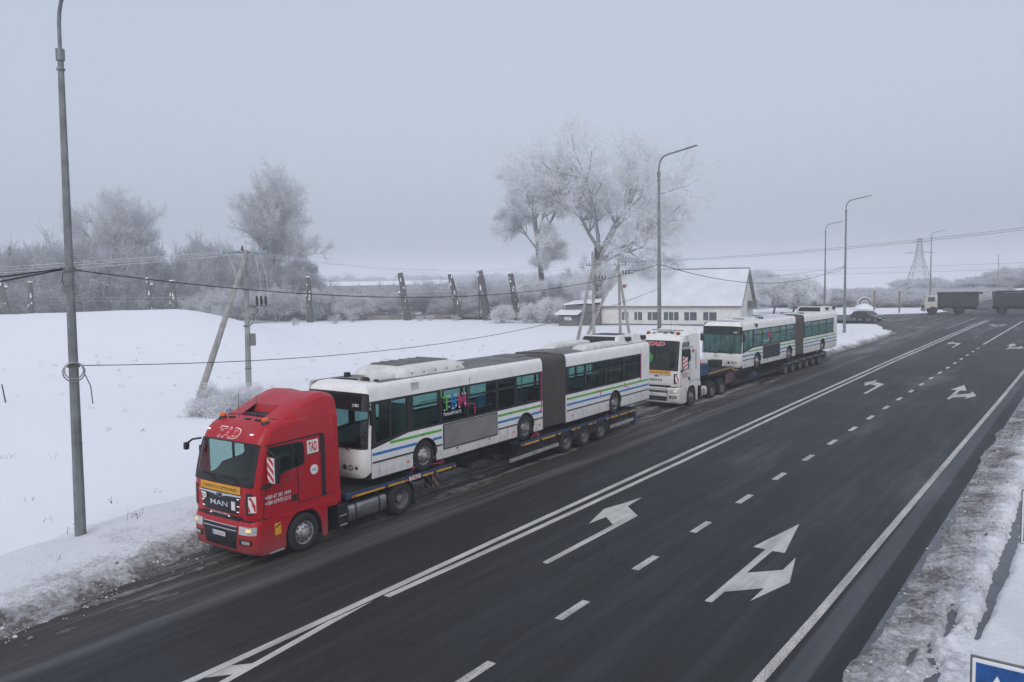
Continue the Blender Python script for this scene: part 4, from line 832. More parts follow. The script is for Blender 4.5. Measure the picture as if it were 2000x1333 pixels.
    for pts, rr in (([(4.42, 1.56), (4.62, 1.56), (4.82, 1.53), (4.86, 1.45), (4.86, 1.22)], .022), ([(8.96, 2.18), (8.96, .86), (8.90, .74), (8.78, .69)], .028), ([(17.50, 2.18), (17.50, 1.02), (17.36, .93)], .024), ([(15.85, 1.02), (15.85, .86), (16.2, .80), (16.2, .72)], .02), ([(13.4, .95), (13.6, .93), (13.6, .72)], .02)):
        MB().tube([(X, a, b) for a, b in pts], rr, 4).build('magenta_line', 'magenta', t, 0)
    MB().tube([(X, 3.13, 2.18), (X, 3.13, 1.98), (X, 3.2, 1.92), (X, 3.4, 1.92)], .022, 4).build('lime_line', 'lime', t, 0)
    MB().box(1.205, 1.21, 5.05, 5.55, 1.42, 1.76).build('window_poster', 'blue', t, 0)
    vt = MB()
    for q in range(6): vt.box(1.236, 1.2465, 1.75, 2.1, 2.30+.045*q, 2.312+.045*q)
    vt.build('louvre', 'dark', t, 0)
    if second: MB().box(1.235, 1.25, 2.0, 2.35, 2.28, 2.5).build('vent_grille', 'black', t, 0)
    # roof equipment
    def pod(name, x0, x1, y0, y1, z0, z1, m, ins=.25, n=1):
        rws = []
        for y, f in ((y0, 0), (y0+.06, .35), (y0+.2, .75), (y0+.45, .95), (y0+.8, 1), (y1-.8, 1), (y1-.45, .95), (y1-.2, .75), (y1-.06, .35), (y1, 0)):
            zz = z0+(z1-z0)*f; c = (x0+x1)/2; h = (x1-x0)/2*(1-.12*(1-f)); rws.append([(c-h, y, z0), (c-h*.98, y, z0+(zz-z0)*.5), (c-h*.9, y, z0+(zz-z0)*.85), (c-h*.75, y, zz), (c, y, zz+.01*f), (c+h*.75, y, zz), (c+h*.9, y, z0+(zz-z0)*.85), (c+h*.98, y, z0+(zz-z0)*.5), (c+h, y, z0)])
        return MB().grid(rws).build(name, m, t, 50)
    if not second:
        ac = pod('air_conditioner', -.98, 1.0, 1.45, 4.85, 2.66, 3.02, 'podwhite')
        MB().box(-.62, .58, 1.95, 4.3, 3.02, 3.05).build('condenser_bay', 'roofgrey', ac, 0)
        for q in range(5): MB().tube([(-.5, 2.3+.42*q, 3.075), (-.1, 2.2+.42*q, 3.09), (.3, 2.3+.42*q, 3.075), (.5, 2.36+.42*q, 3.07)], .02, 4).build('condenser_fan', 'panelgrey', ac)
        for q in range(5): MB().tube([(.985, 2.1+.55*q, 2.80), (1.005, 2.1+.55*q, 2.80)], .022, 8).build('fixing', 'dark', ac)
        MB().box(-.5, .55, 4.8, 5.25, 2.80, 2.86).build('cable_cover', 'podwhite', t, 35, .02)
        for x0, x1 in ((.42, 1.08), (-1.08, -.42)):
            sp = pod('roof_pod', x0, x1, 12.5, 16.1, 2.66, 2.90, 'podwhite')
            for q in range(4): MB().tube([(x1-.02, 13.5+.5*q, 2.74), (x1+.012, 13.5+.5*q, 2.74)], .025, 8).build('fixing', 'rimdark', sp)
        dm = pod('roof_vent', .35, .85, .70, 1.25, 2.70, 2.84, 'podwhite'); MB().box(.55, .95, .62, .70, 2.70, 2.75).build('vent_hinge', 'black', dm, 0)
        MB().tube([(-.55, .9, 2.72), (-.55, .9, 2.86)], .10, 10).build('roof_aerial', 'black', t)
    else:
        ac = pod('air_conditioner', -.9, .95, 1.3, 3.6, 2.66, 2.86, 'roofwhite')
        for q in range(5): MB().hexa([(.0+.15*q, 1.36, 2.70), (.07+.15*q, 1.36, 2.70), (.07+.15*q, 1.38, 2.70), (.0+.15*q, 1.38, 2.70), (.04+.15*q, 1.5, 2.85), (.11+.15*q, 1.5, 2.85), (.11+.15*q, 1.52, 2.85), (.04+.15*q, 1.52, 2.85)]).build('intake_slot', 'lettk', ac, 0)
        for x, y in ((.7, 4.2), (.45, 4.8), (.15, 5.0), (-.2, 4.6), (.6, 12.2), (.3, 12.4), (-.2, 12.3), (-.5, 12.1), (-.75, 12.0)): MB().box(x-.14, x+.14, y-.12, y+.12, 2.72, 2.79).build('roof_vent', 'lettk', t, 35, .02)
        for y0 in (6.5, 11.2): MB().box(-.45, .45, y0, y0+1., 2.735, 2.775).build('roof_hatch', 'roofwhite', t, 35, .02)
    ep = MB().hexa([(-1.08, 15.65, 2.66), (.95, 15.65, 2.66), (1.15, 18.4, 2.66), (-1.15, 18.4, 2.66), (-1.0, 16.05, 3.10), (.84, 16.05, 3.10), (.98, 18.30, 3.06), (-1.0, 18.30, 3.06)]).build('engine_pod', 'podwhite', t, 35, .05)
    q = lambda a, f: Vector((-.0+a, 15.65+.40*f-.012, 2.66+.44*f+.008))
    MB().add([q(-.93, .18), q(.80, .18), q(.72, .86), q(-.85, .86)], [(0, 1, 2, 3)]).build('pod_grille', 'lettk', ep, 0)
    MB().box(-.7, .5, 16.3, 17.4, 3.09, 3.115).build('pod_vent', 'lettk', ep, 0)
    for a, b, z0, z1 in ((16.55, 16.95, 2.84, 3.0), (17.95, 18.3, 2.82, 3.0)):
        f = lambda y, z: 1.02+(y-15.65)*.07-.11*(z-2.66)/.44
        MB().add([(f(a, z0)+.0, a, z0), (f(b, z0), b, z0), (f(b, z1), b, z1), (f(a, z1), a, z1)], [(0, 1, 2, 3)]).build('side_vent', 'lettk', ep, 0)
        MB().box(f(a, z0)-.2, f(a, z0)-.0, a, b, z0, z1).build('vent_box', 'lettk', ep, 0)
    # running gear
    for y in AX:
        for s in (1, -1): wheel(t, s*1.07, y, .25, .48, .29, 'fb' if y == AX[0] else 'rb')
        MB().tube([(-.9, y, .25), (.9, y, .25)], .09, 8).build('axle', 'dark', t)
    for y0, y1 in ((.0, 1.7), (2.95, 7.3), (8.5, 9.05), (10.8, 14.3), (15.55, 18.4)): MB().box(-1.18, 1.18, y0, y1, -.06, .055).build('underframe', 'dark', t, 0)
    return t

# ---------------------------------------------------------------- low loader trailers
def trailer1(O, rz):
    t = thing('low_loader_trailer', 'blue low loader trailer with yellow edge strips coupled to the red truck', 'trailer', O, rz)
    ztop = lambda y: lerp(y, [3.2, 8.0, 8.01, 11.7, 21.2], [1.14, 1.065, 1.03, 1.01, .93])
    def hx(x0, x1, y0, y1, d0, d1, nm, m, par=t, bev=0): return MB().hexa([(x0, y0, ztop(y0)-d1), (x1, y0, ztop(y0)-d1), (x1, y1, ztop(y1)-d1), (x0, y1, ztop(y1)-d1), (x0, y0, ztop(y0)-d0), (x1, y0, ztop(y0)-d0), (x1, y1, ztop(y1)-d0), (x0, y1, ztop(y1)-d0)]).build(nm, m, par, 35 if bev else 0, bev)
    dk = hx(-1.18, 1.18, 3.2, 8.0, .02, .10, 'gooseneck_deck', 'dark'); rd = hx(-1.18, 1.18, 11.7, 21.2, .02, .09, 'rear_deck', 'dark')
    for s in (1, -1):
        x0, x1 = min(s*1.181, s*1.25), max(s*1.181, s*1.25)
        for a, b in ((3.2, 5.63), (5.66, 8.0)): hx(x0, x1, a, b, 0, .15, 'edge_beam', 'steelblue', dk, .01)
        hx(x0, x1, 11.7, 21.2, 0, .12, 'edge_beam', 'steelblue', rd, .01)
        x0, x1 = min(s*1.2, s*1.256), max(s*1.2, s*1.256)
        for a, b in ((3.5, 4.68), (4.85, 5.55), (6.35, 6.85), (7.0, 7.75), (11.95, 12.95), (13.15, 14.1), (14.3, 14.5), (15.35, 15.65), (15.78, 16.0), (16.75, 17.05), (17.2, 17.35), (18.3, 18.5), (18.7, 19.35), (19.55, 20.3), (20.45, 21.1)): hx(x0, x1, a, b, .075, .135, 'reflector_strip', 'yellow')
        for y in (3.38, 5.6, 7.85, 11.8): MB().box(min(s*1.24, s*1.275), max(s*1.24, s*1.275), y, y+.06, ztop(y)-.13, ztop(y)-.07).build('marker_lamp', 'orange', t, 0)
        MB().box(min(s*1.16, s*1.20), max(s*1.16, s*1.20), 11.1, 14.42, .40, .53).build('underrun_bar', 'steel', t, 0); MB().box(min(s*1.16, s*1.20), max(s*1.16, s*1.20), 18.75, 21.0, .36, .49).build('underrun_bar', 'steel', t, 0)
        for y in (12.05, 13.9, 18.9, 20.8): MB().box(min(s*1.08, s*1.16), max(s*1.08, s*1.16), y, y+.07, .38, .95).build('bar_post', 'dark', t, 0)
        for y in (15.02, 16.45, 17.88): wheel(t, s*.97, y, .44, .44, .50, 'rd')
        for y in (15.02, 16.45, 17.88): MB().box(min(s*.72, s*1.2), max(s*.72, s*1.2), y+.48, y+.95 if y < 17 else y+.6, .45, .86).build('mudguard', 'dark', t, 0)
        MB().box(min(s*.95, s*1.2), max(s*.95, s*1.2), 21.12, 21.26, .13, .80).build('rear_post', 'steelblue', t, 0)
    text('maker_plate', 'TAD', 'lettr', t, (1.258, 5.78, .965), (0, 1, 0), (0, 0, 1), .10, .42, shear=.2, bold=.03); MB().box(1.25, 1.2565, 5.74, 6.24, .955, 1.075).build('name_plate', 'signwhite', t, 0)
    MB().box(-.34, .34, 7.0, 21.2, .52, .88).build('spine_beam', 'dark', t, 0, .02); MB().box(-.5, .5, 3.8, 7.2, .88, 1.02).build('neck_beam', 'dark', t, 0)
    MB().box(-1.18, 1.18, 21.2, 21.28, .5, .92).build('tail_board', 'steelblue', t, 0)
    for y in (9.0, 10.4): MB().box(-1.0, 1.0, y, y+.12, .6, .8).build('outrigger', 'dark', t, 0)
    MB().box(-1.1, 1.1, 11.75, 14.4, .45, .9).build('belly_frame', 'dark', t, 0); MB().box(-1.1, 1.1, 18.6, 20.9, .5, .85).build('belly_frame', 'dark', t, 0)
    for y in (15.02, 16.45, 17.88): MB().tube([(-.9, y, .44), (.9, y, .44)], .08, 8).build('axle', 'dark', t)
    bd = MB().box(.86, 1.20, 6.86, 6.90, .44, .98).build('marker_board', 'rimdark', t, 0); haz(MB(), .87, 1.19, .45, .97, lambda a, b: (a, 6.856, b), 3, 1.2).build('dark_stripe', 'dark', bd, 0)
    bs = MB().box(1.19, 1.215, 6.8, 7.2, .46, .98).build('marker_board', 'dark', t, 0); haz(MB(), 6.82, 7.18, .48, .96, lambda a, b: (1.217, a, b), 3, .8).build('red_stripe', 'fascia', bs, 0)
    # lashings round the bus wheels
    for ys in ((5.85, 7.5), (12.6, 13.1)):
        a, b = ys; zz = ztop(a)
        MB().tube([(1.12, a, zz+.02), (1.16, a+.25, zz+.20), (1.18, (a+b)/2, zz+.12)], .028, 5).tube([(1.15, (a+b)/2, zz+.14), (1.15, b, zz+.06)], .025, 5).build('lashing_strap', 'pink', t); MB().tube([(1.05, b-.15, zz+.09), (1.2, b-.15, zz+.09)], .085, 12).build('winch_drum', 'pink', t)
    for y in (5.75, 7.2, 11.4, 12.75, 18.35, 19.8): MB().hexa([(.9, y, ztop(y)-.03), (1.2, y, ztop(y)-.03), (1.2, y+.25, ztop(y)-.03), (.9, y+.25, ztop(y)-.03), (.9, y+.1, ztop(y)+.12), (1.2, y+.1, ztop(y)+.12), (1.2, y+.2, ztop(y)+.12), (.9, y+.2, ztop(y)+.12)]).build('wheel_chock', 'dark', t, 0)
    return t
def trailer2(O, rz):
    t = thing('low_loader_trailer', 'blue six axle low loader trailer coupled to the white truck', 'trailer', O, rz)
    prof = [(3.85, 1.30), (3.85, 1.53), (7.05, 1.56), (7.95, 1.27), (7.95, .45), (7.6, .45), (7.4, 1.0), (6.9, 1.2)]
    for s in (1, -1): 
        nk = MB().plate(prof, [], lambda a, b, q: (s*(1.22-q), a, b), 0, .12).build('gooseneck_beam', 'dark', t, 0, .01)
        MB().tube([(s*1.225, 3.9, 1.46), (s*1.225, 7.03, 1.49), (s*1.225, 7.9, 1.21)], .035, 4).build('reflector_strip', 'yellow', nk); MB().tube([(s*1.215, 3.9, 1.525), (s*1.215, 7.05, 1.555), (s*1.215, 7.93, 1.27)], .035, 4).build('blue_edge', 'steelblue', nk)
    MB().plate(prof, [], lambda a, b, q: (q, a, b), -1.05, 1.05).build('gooseneck', 'dark', t, 0)
    hb = MB().box(.55, 1.22, 2.98, 3.95, 1.42, 2.05).build('hydraulic_box', 'steelblue', t, 35, .02); striped(hb, 'striped_board', .72, 1.16, 1.55, 2.0, 2.94, 3, 1.0, True)
    MB().box(-1.2, .50, 2.98, 3.7, 1.45, 1.95).build('equipment_box', 'panelgrey', t, 35, .02)
    MB().box(-.6, .5, 3.9, 5.5, 1.57, 2.15).build('engine_box', 'podwhite', t, 35, .02); MB().box(-.4, .505, 4.1, 5.2, 1.75, 1.85).build('box_stripe', 'yellow', t, 0)
    MB().box(.1, .8, 6.2, 6.9, 1.57, 1.95).build('winch', 'dark', t, 35, .03)
    for y in (4.3, 6.2): MB().box(-1.2, 1.2, y, y+.1, 1.56, 1.62).build('cross_member', 'dark', t, 0)
    bd = MB().box(1.215, 1.235, 6.35, 7.45, .62, 1.18).build('marker_board', 'fascia', t, 0); haz(MB(), 6.37, 7.43, .64, 1.16, lambda a, b: (1.238, a, b), 3, .8).build('dark_stripe', 'lettk', bd, 0)
    MB().box(-1.0, 1.0, 7.6, 16.4, .34, .52).build('low_bed', 'dark', t, 0); MB().box(-1.22, 1.22, 16.3, 26.0, .66, .80).build('axle_deck', 'dark', t, 0)
    MB().box(-.9, .9, 16.3, 25.9, .40, .66).build('axle_frame', 'dark', t, 0)
    for s in (1, -1):
        MB().box(min(s*1.2, s*1.25), max(s*1.2, s*1.25), 16.3, 25.95, .70, .815).build('edge_beam', 'steelblue', t, 0)
        for k, y in enumerate((16.7, 18.25, 19.8, 21.3, 22.8, 24.35)):
            wheel(t, s*1.0, y, .40, .40, .48, 'rd'); MB().box(min(s*1.2, s*1.256), max(s*1.2, s*1.256), y+.5, y+.85, .71, .77).build('reflector_strip', 'yellow', t, 0)
            if s > 0: MB().tube([(-.9, y, .4), (.9, y, .4)], .08, 8).build('axle', 'dark', t)
        MB().box(min(s*1.0, s*1.22), max(s*1.0, s*1.22), 25.6, 26.1, .30, .85).build('tail_post', 'steelblue', t, 0)
    MB().box(.75, 1.15, 11.0, 11.5, .52, .80).build('wheel_stand', 'steelblue', t, 35, .03); MB().box(-1.15, -.75, 11.0, 11.5, .52, .80).build('wheel_stand', 'steelblue', t, 35, .03)
    MB().box(.8, 1.18, 17.2, 17.7, .80, .86).build('wheel_stand', 'dark', t, 0)
    return t
# convoy
A1, A2 = rad(2.0), rad(-.7)
O1 = Vector((-17.617, 11.157, 0)); O2 = Vector((-18.748, 37.595, 0))
def conv(O, a, u, v, z): return (O.x-math.sin(a)*u+math.cos(a)*v, O.y+math.cos(a)*u+math.sin(a)*v, z)
tractor('red tractor truck with yellow convoy sign pulling the leading bus', O1, A1, False)
trailer1(O1, A1)
bus('white articulated bus with grimy grey roof carried behind the red truck', conv(O1, A1, 4.15, 0, 1.36), (-.011, 0, A1))
tractor('white tractor truck with dark screen strip and green cushion behind the windscreen', O2, A2, True)
trailer2(O2, A2)
bus('white articulated bus with white roof carried behind the white truck', conv(O2, A2, 8.80, 0, 1.26), (-.0105, 0, A2), True, 1.085)
def cone(loc, label):
    t = thing('traffic_cone', label, 'traffic cone', loc, 0)
    MB().box(-.16, .16, -.16, .16, 0, .03).build('base', 'black', t, 0); MB().tube([(0, 0, .03), (0, 0, .24)], [.13, .085], 12).build('body', 'orange', t); MB().tube([(0, 0, .24), (0, 0, .40)], [.085, .055], 12).build('white_band', 'signwhite', t); MB().tube([(0, 0, .40), (0, 0, .58)], [.055, .025], 12).build('tip', 'orange', t)
cone(conv(O2, A2, 3.3, .95, 2.05), 'orange and white traffic cone standing on the blue hydraulic box')
cone(conv(O2, A2, 3.3, -.2, 1.95), 'orange and white traffic cone on the grey equipment box behind the cab')

# ---------------------------------------------------------------- bearings: degrees left of the road axis, metres from the survey point
def at(q, D, z=0.):
    b = rad(36.73)-math.atan((q-1000)/1556); return Vector((-math.sin(b)*D, math.cos(b)*D, z))
def gz(p): return float(ground_z(np.array(p[0]), np.array(p[1])))

# ---------------------------------------------------------------- street lamps
def lamp(loc, label, lean=(0, 0), arm=1.0, dz=0.):
    t = thing('street_lamp', label, 'street lamp', loc, 0, 'street lamps along the verge'); t.rotation_euler = (lean[1], lean[0], 0)
    MB().tube([(0, 0, -.3), (0, 0, .6), (0, 0, 13.2)], [.16, .155, .08], 8).build('pole', 'galv', t, 30)
    MB().tube([(0, 0, 13.0), (0, 0, 13.3)], .115, 10).build('sleeve', 'galv', t); MB().tube([(0, 0, 12.75), (0, 0, 12.79)], .115, 10).build('sleeve', 'galv', t)
    pts = [(0, 0, 13.2), (0, 0, 13.5+dz), (.05, 0, 13.8+dz), (.16, 0, 14.05+dz), (.36, 0, 14.22+dz), (.62, 0, 14.30+dz), (1.9*arm, 0, 14.52+dz)]
    MB().tube(pts, .052, 8).build('arm', 'galv', t, 60)
    MB().hexa([(1.75*arm, -.13, 14.47), (2.5*arm, -.11, 14.60), (2.5*arm, .11, 14.60), (1.75*arm, .13, 14.47), (1.75*arm, -.13, 14.54), (2.5*arm, -.10, 14.67), (2.5*arm, .10, 14.67), (1.75*arm, .13, 14.54)]).build('lamp_head', 'panelgrey', t, 35, .02).location.z = dz
    return t
LL = Vector((-22.9, 10.25, 0)); L2 = Vector((-22.4, 45.5, 0)); L3 = Vector((-21.95, 87.9, 0)); L4 = Vector((-35.6, 130.5, 0)); L5 = Vector((-28.2, 178, 0))
lp = lamp(LL, 'grey steel street lamp with coiled cable on its post, beside the red truck', (.016, -.012), dz=.45)
for k, (zz, rr_) in enumerate(((4.62, .27), (4.66, .23))):
    MB().tube([(.18+.03*k+rr_*math.cos(a)*.41, -.08-.01*k+rr_*math.cos(a)*.91, zz+rr_*math.sin(a)) for a in np.linspace(0, 6.283, 22)], .02, 5, False).build('cable_coil', 'steel', lp)
MB().tube([(.25, .15, 4.6), (.3, .3, 4.2), (.3, .34, 3.7)], .014, 5).build('cable_end', 'wire', lp)
for zz in (7.42, 4.78): MB().tube([(0, 0, zz-.05), (0, 0, zz+.05)], .17, 10).build('band_clamp', 'rimdark', lp)
MB().tube([(-.2+.12*math.cos(a), -.05, 7.15+.2*math.sin(a)) for a in np.linspace(0, 6.283, 14)], .012, 4, False).build('cable_coil', 'wire', lp)
lamp(L2, 'grey street lamp standing behind the white truck in front of the house'); lamp(L3, 'grey street lamp in the snow just behind the trailing bus', (0, 0))
lamp(L4, 'grey street lamp behind the roof of the trailing bus, at the side road'); lamp(L5, 'grey street lamp rising behind the cab of the dump truck')

# ---------------------------------------------------------------- concrete power poles
def cpole(b, tp, r0=.17, r1=.11): return MB().tube([b, Vector(b)*.5+Vector(tp)*.5, tp], [r0, (r0+r1)/2, r1], 8)
P1 = Vector((-45.2, 31.4, -.5))
t = thing('power_pole', 'concrete power pole with leaning strut, teal insulators and a switch', 'power pole', P1)
cpole((0, 0, -.3), (.15, .15, 9.55), .20, .14).build('pole', 'concrete', t); cpole((4.1, -6.6, -.2), (.3, -.1, 8.9), .21, .15).build('strut', 'concrete', t)
MB().box(-.05, .05, -1.0, 1.1, 9.36, 9.46).build('cross_arm', 'galv', t, 0)
for k, yy in enumerate((-1.2, -.85, -.5, .55, .9, 1.25)):
    ins = MB()
    for q in range(4): ins.lathe([(.02, -.03), (.12, -.01), (.11, .03), (.02, .045)], 12, Matrix.Translation((.12, yy*1.15+.085*q*(1 if yy > 0 else -1), 9.42)) @ Matrix.Rotation(rad(90), 4, 'Z'))
    ins.tube([(.12, yy*1.0, 9.42), (.12, yy*1.3, 9.42)], .02, 5); ins.build('insulator', 'insul', t, 40)
MB().tube([(0, 0, 9.5), (0, 0, 9.85)], [.09, .04], 8).build('pin_insulator', 'porcelain', t)
for zz in (6.9, 8.9): MB().tube([(0.1, .1, zz-.04), (.1, .1, zz+.04)], .22, 8).build('clamp', 'galv', t)
for zz in (1.8, 4.6): MB().tube([(0.03, .03, zz-.04), (.03, .03, zz+.04)], .215, 8).build('clamp', 'rimdark', t)
MB().tube([(0, 0, 4.3), (.8, 1.1, 5.9)], .045, 6).tube([(0.0, .1, 5.9), (1.1, 1.5, 5.9)], .045, 6).build('bracket', 'galv', t)
for q in range(3): MB().tube([(.45+.17*q, .62+.22*q, 5.9), (.45+.17*q, .62+.22*q, 6.1), (.45+.17*q, .62+.22*q, 6.55)], [.05, .11, .06], 8).build('switch_insulator', 'porcelain', t)
MB().tube([(.2+.42*math.cos(a)*.6, .3+.42*math.cos(a)*.8, 5.6+.3*math.sin(a)) for a in np.linspace(0, 6.283, 18)], .025, 4, False).build('cable_coil', 'wire', t)
MB().box(.15, .42, .15, .45, 3.3, 4.1).build('meter_box', 'panelgrey', t, 35, .02)
for a, b in (((0.2, -1.3, 9.4), (1.0, -1.2, 7.4)), ((.15, 1.2, 9.4), (.85, 1.2, 6.6)), ((.15, .8, 9.4), (.6, .8, 6.6))):
    MB().tube([a, Vector(a)*.5+Vector(b)*.5+Vector((.15, .1, -.1)), b], .012, 4).build('jumper_wire', 'wirefrost', t)
PA = Vector((-45.7, 76.6, -.45))
t = thing('power_pole', 'concrete power pole with one strut standing left of the white house', 'power pole', PA)
cpole((0, 0, -.3), (-.1, 0, 9.85), .20, .14).build('pole', 'concrete', t); cpole((-1.75, -.8, -.2), (-.15, -.1, 8.2), .20, .15).build('strut', 'concrete', t)
MB().box(-.9, .9, -.05, .05, 8.5, 8.6).build('cross_arm', 'galv', t, 0); MB().box(-.3, 1.6, -.05, .05, 7.0, 7.1).build('cross_arm', 'galv', t, 0)
for x in (-.85, -.5, .5, .85): MB().tube([(x, 0, 8.6), (x, 0, 8.85)], [.07, .05], 8).build('pin_insulator', 'porcelain', t)
for x in (.3, .7, 1.1, 1.5): MB().tube([(x, 0, 7.1), (x, 0, 7.45)], [.08, .06], 8).build('switch_insulator', 'porcelain', t)
MB().tube([(-.1, 0, 9.8), (-.1, 0, 10.1)], [.09, .05], 8).build('pin_insulator', 'porcelain', t)
PB = Vector((-47.4, 85.7, -.45))
t = thing('power_pole', 'concrete power pole with two struts in front of the white house', 'power pole', PB)
cpole((0, 0, -.3), (-.2, 0, 9.4), .20, .14).build('pole', 'concrete', t); cpole((1.45, -.25, -.2), (-.1, 0, 7.6), .19, .15).build('strut', 'concrete', t); cpole((.6, -9.5, -.2), (-.2, -.1, 8.6), .20, .15).build('strut', 'concrete', t)
MB().box(-.8, .9, -.05, .05, 8.6, 8.7).build('cross_arm', 'galv', t, 0); MB().box(.2, 1.5, -.5, .5, 7.55, 7.62).build('switch_frame', 'galv', t, 0)
for x in (.4, .8, 1.2): MB().tube([(x, 0, 7.62), (x, 0, 8.0)], [.12, .09], 8).build('switch_insulator', 'porcelain', t)
for x in (-.7, -.2, .8): MB().tube([(x, 0, 8.7), (x, 0, 9.0)], [.08, .05], 8).build('pin_insulator', 'porcelain', t)
for q, D, h, lab in ((648, 235, 7.5, 'thin bare utility pole beyond the scrub near the long shed'), (937, 140, 8.6, 'thin utility pole right beside a topped tree trunk'), (1949, 330, 12, 'thin faint utility pole far behind the dump trailer'), (2.0, 60, 4.4, 'slanting wooden stake at the left edge of the field')):
    p = at(q, D); p.z = gz(p); tt = thing('utility_pole', lab, 'pole', p); MB().tube([(0, 0, -.3), (.05 if D > 70 else -.5, 0, h if D > 70 else 1.2)], [.14, .10] if D > 70 else [.05, .04], 7).build('pole', 'bark' if D < 300 else 'pylon', tt); MB().tube([(.0 if D > 70 else -.45, 0, h if D > 70 else 1.18), (.05 if D > 70 else -.5, 0, h+.05 if D > 70 else 1.22)], .105 if D > 70 else .045, 7).build('snow_cap', 'snowcap', tt)

# ---------------------------------------------------------------- wires
def cable(name, a, b, sag, r, label, m='wire', group=None, n=24):
    a = Vector(a); b = Vector(b); pts = [a.lerp(b, i/n)-Vector((0, 0, 4*sag*(i/n)*(1-i/n))) for i in range(n+1)]
    return tag(MB().tube(pts, r, 5).build(name, m, None, 60), label, 'cable', group)
z_ = lambda v, z: (v.x, v.y, z)
cable('overhead_cable', z_(LL, 7.45), z_(L2, 7.62), 1.35, .017, 'thick black cable strung from the near lamp post to the lamp behind the white truck')
cable('guy_wire', z_(LL, 4.78), z_(L2, 6.1), 1.15, .013, 'thin grey wire running low behind the buses between two lamp posts', 'bark')
for k in range(2): cable('overhead_cable', z_(LL, 7.45-.02*k), (-24.2, -22, 7.6-.6*k), 1.2+.35*k, .022, ('upper', 'lower')[k]+' of two black cables leaving the coiled lamp post away from the trucks', 'wire', 'cables leaving the lamp post')
cable('overhead_cable', z_(L2, 7.62), z_(L3, 7.55), 1.5, .022, 'cable sagging over the roof of the white house between two lamps', 'wire')
cable('overhead_cable', z_(L3, 7.5), z_(L4, 7.2), .6, .022, 'cable strung between the two lamps behind the trailing bus', 'wire'); cable('overhead_cable', z_(L4, 7.2), (-70, 118, 7.0), 1.2, .02, 'cable from the side road lamp towards the gable of the house', 'wire')
for k in range(3):
    y = (-1.3, 0, 1.3)[k]
    nm_ = ('outer', 'middle', 'inner')[k]
    cable('power_line', (P1.x, P1.y+y, 8.95), (PA.x-.9+.8*k, PA.y, 8.4+.5*(k == 1)), 1.1+.15*k, .013, nm_+' of three frosted power lines from strutted pole to the house pole', 'wirefrost', 'power lines over the field')
    cable('power_line', (P1.x, P1.y+y, 8.95), (-110+6*k, -10+8*k, 8.6), 1.0, .013, nm_+' of three frosted power lines crossing the wood from the strutted pole', 'wirefrost', 'power lines left of the pole')
    cable('power_line', (PA.x-.9+.8*k, PA.y, 8.4), (PB.x-.7+.7*k, PB.y, 8.5), .15, .013, nm_+' of three short frosted lines between the two poles by the house', 'wirefrost', 'short power lines by the house')
for k in range(2):
    cable('power_line', (PB.x+.2*k, PB.y, 8.5+.1*k), (12, 66+4*k, 11.4+.4*k), .9, .013, ('lower', 'upper')[k]+' of two faint power lines rising over the road from the pole by the house', 'bark', 'power lines over the road')
    cable('power_line', (-62, 150, 7.3-.9*k), (30, 132, 8.9-.9*k), .5, .014, ('upper', 'lower')[k]+' of two faint power lines passing in front of the lattice pylon', 'bark', 'power lines near the pylon')
    cable('power_line', (-175, 60+3*k, 5.2-.8*k), (-80, 112, 5.0-.5*k), .8, .014, ('upper', 'lower')[k]+' of two pale frosted wires passing the topped trunks', 'wirefrost', 'wires along the topped trunks')

# ---------------------------------------------------------------- road signs by the right verge
def rsign(x0, x1, z0, z1, y, label, arrows):
    t = thing('road_sign', label, 'road sign', ((x0+x1)/2, y, 0)); c = (x0+x1)/2; h = (x1-x0)/2
    pn = MB().box(-h, h, -.015, .015, z0, z1).build('panel', 'signwhite', t, 35, .01); MB().box(-h-.02, h+.02, .016, .03, z0-.02, z1+.02).build('backing', 'galv', t, 0)
    MB().box(-h+.035, h-.035, -.0185, -.014, z0+.035, z1-.035).build('blue_field', 'signblue', pn, 0)
    for a in arrows: MB().plate([(a-c-.035, z0+.2), (a-c+.035, z0+.2), (a-c+.035, z1-.33), (a-c+.10, z1-.33), (a-c, z1-.13), (a-c-.10, z1-.33), (a-c-.035, z1-.33)], [], FRONT, -.022, -.019).build('arrow', 'lettw', pn, 0)
    MB().tube([(h*.5, .05, -.3), (h*.5, .05, z1-.1)], .04, 8).build('post', 'galv', t); MB().tube([(-h*.5, .05, -.3), (-h*.5, .05, z1-.1)], .04, 8).build('post', 'galv', t)
rsign(-.98, .32, 1.9, 3.0, 9.16, 'blue lane sign with white arrow beside the trampled snow strip', (-.755, -.1)); rsign(-1.08, -.1, 2.05, 3.0, 16.7, 'blue road sign with pale border farther along the snowy verge', (-.6,))

# ---------------------------------------------------------------- house and sheds
t = thing('house', 'long white house with snow covered roof behind the white truck', 'house', (-60.7, 104, -.6), math.atan2(.195, .981))
Lh, Dh, He, Hr = 20.3, 11.5, 2.95, 8.05
wx = [(3.1, 4.2), (5.0, 6.3), (7.0, 8.7), (9.4, 11.7), (12.4, 14.3), (15.1, 17.1)]
fw = MB().plate([(0, 0), (Lh, 0), (Lh, He), (0, He)], [[(a, .85), (b, .85), (b, 2.15), (a, 2.15)] for a, b in wx], FRONT, 0, .3).build('wall', 'wall', t, 0)
MB().plate([(0.3, 0), (Dh, 0), (Dh, He), (Dh/2, Hr-.25), (.3, He)], [[(a, 1.0), (a+.55, 1.0), (a+.55, 2.9), (a, 2.9)] for a in (2.2, 4.6, 7.0)], lambda a, b, q: (Lh-q, a, b), 0, .3).build('gable_wall', 'wall', t, 0)
for a in (2.2, 4.6, 7.0): MB().box(Lh-.2, Lh-.16, a, a+.55, 1.0, 2.9).build('gable_window', 'winglass', t, 0)
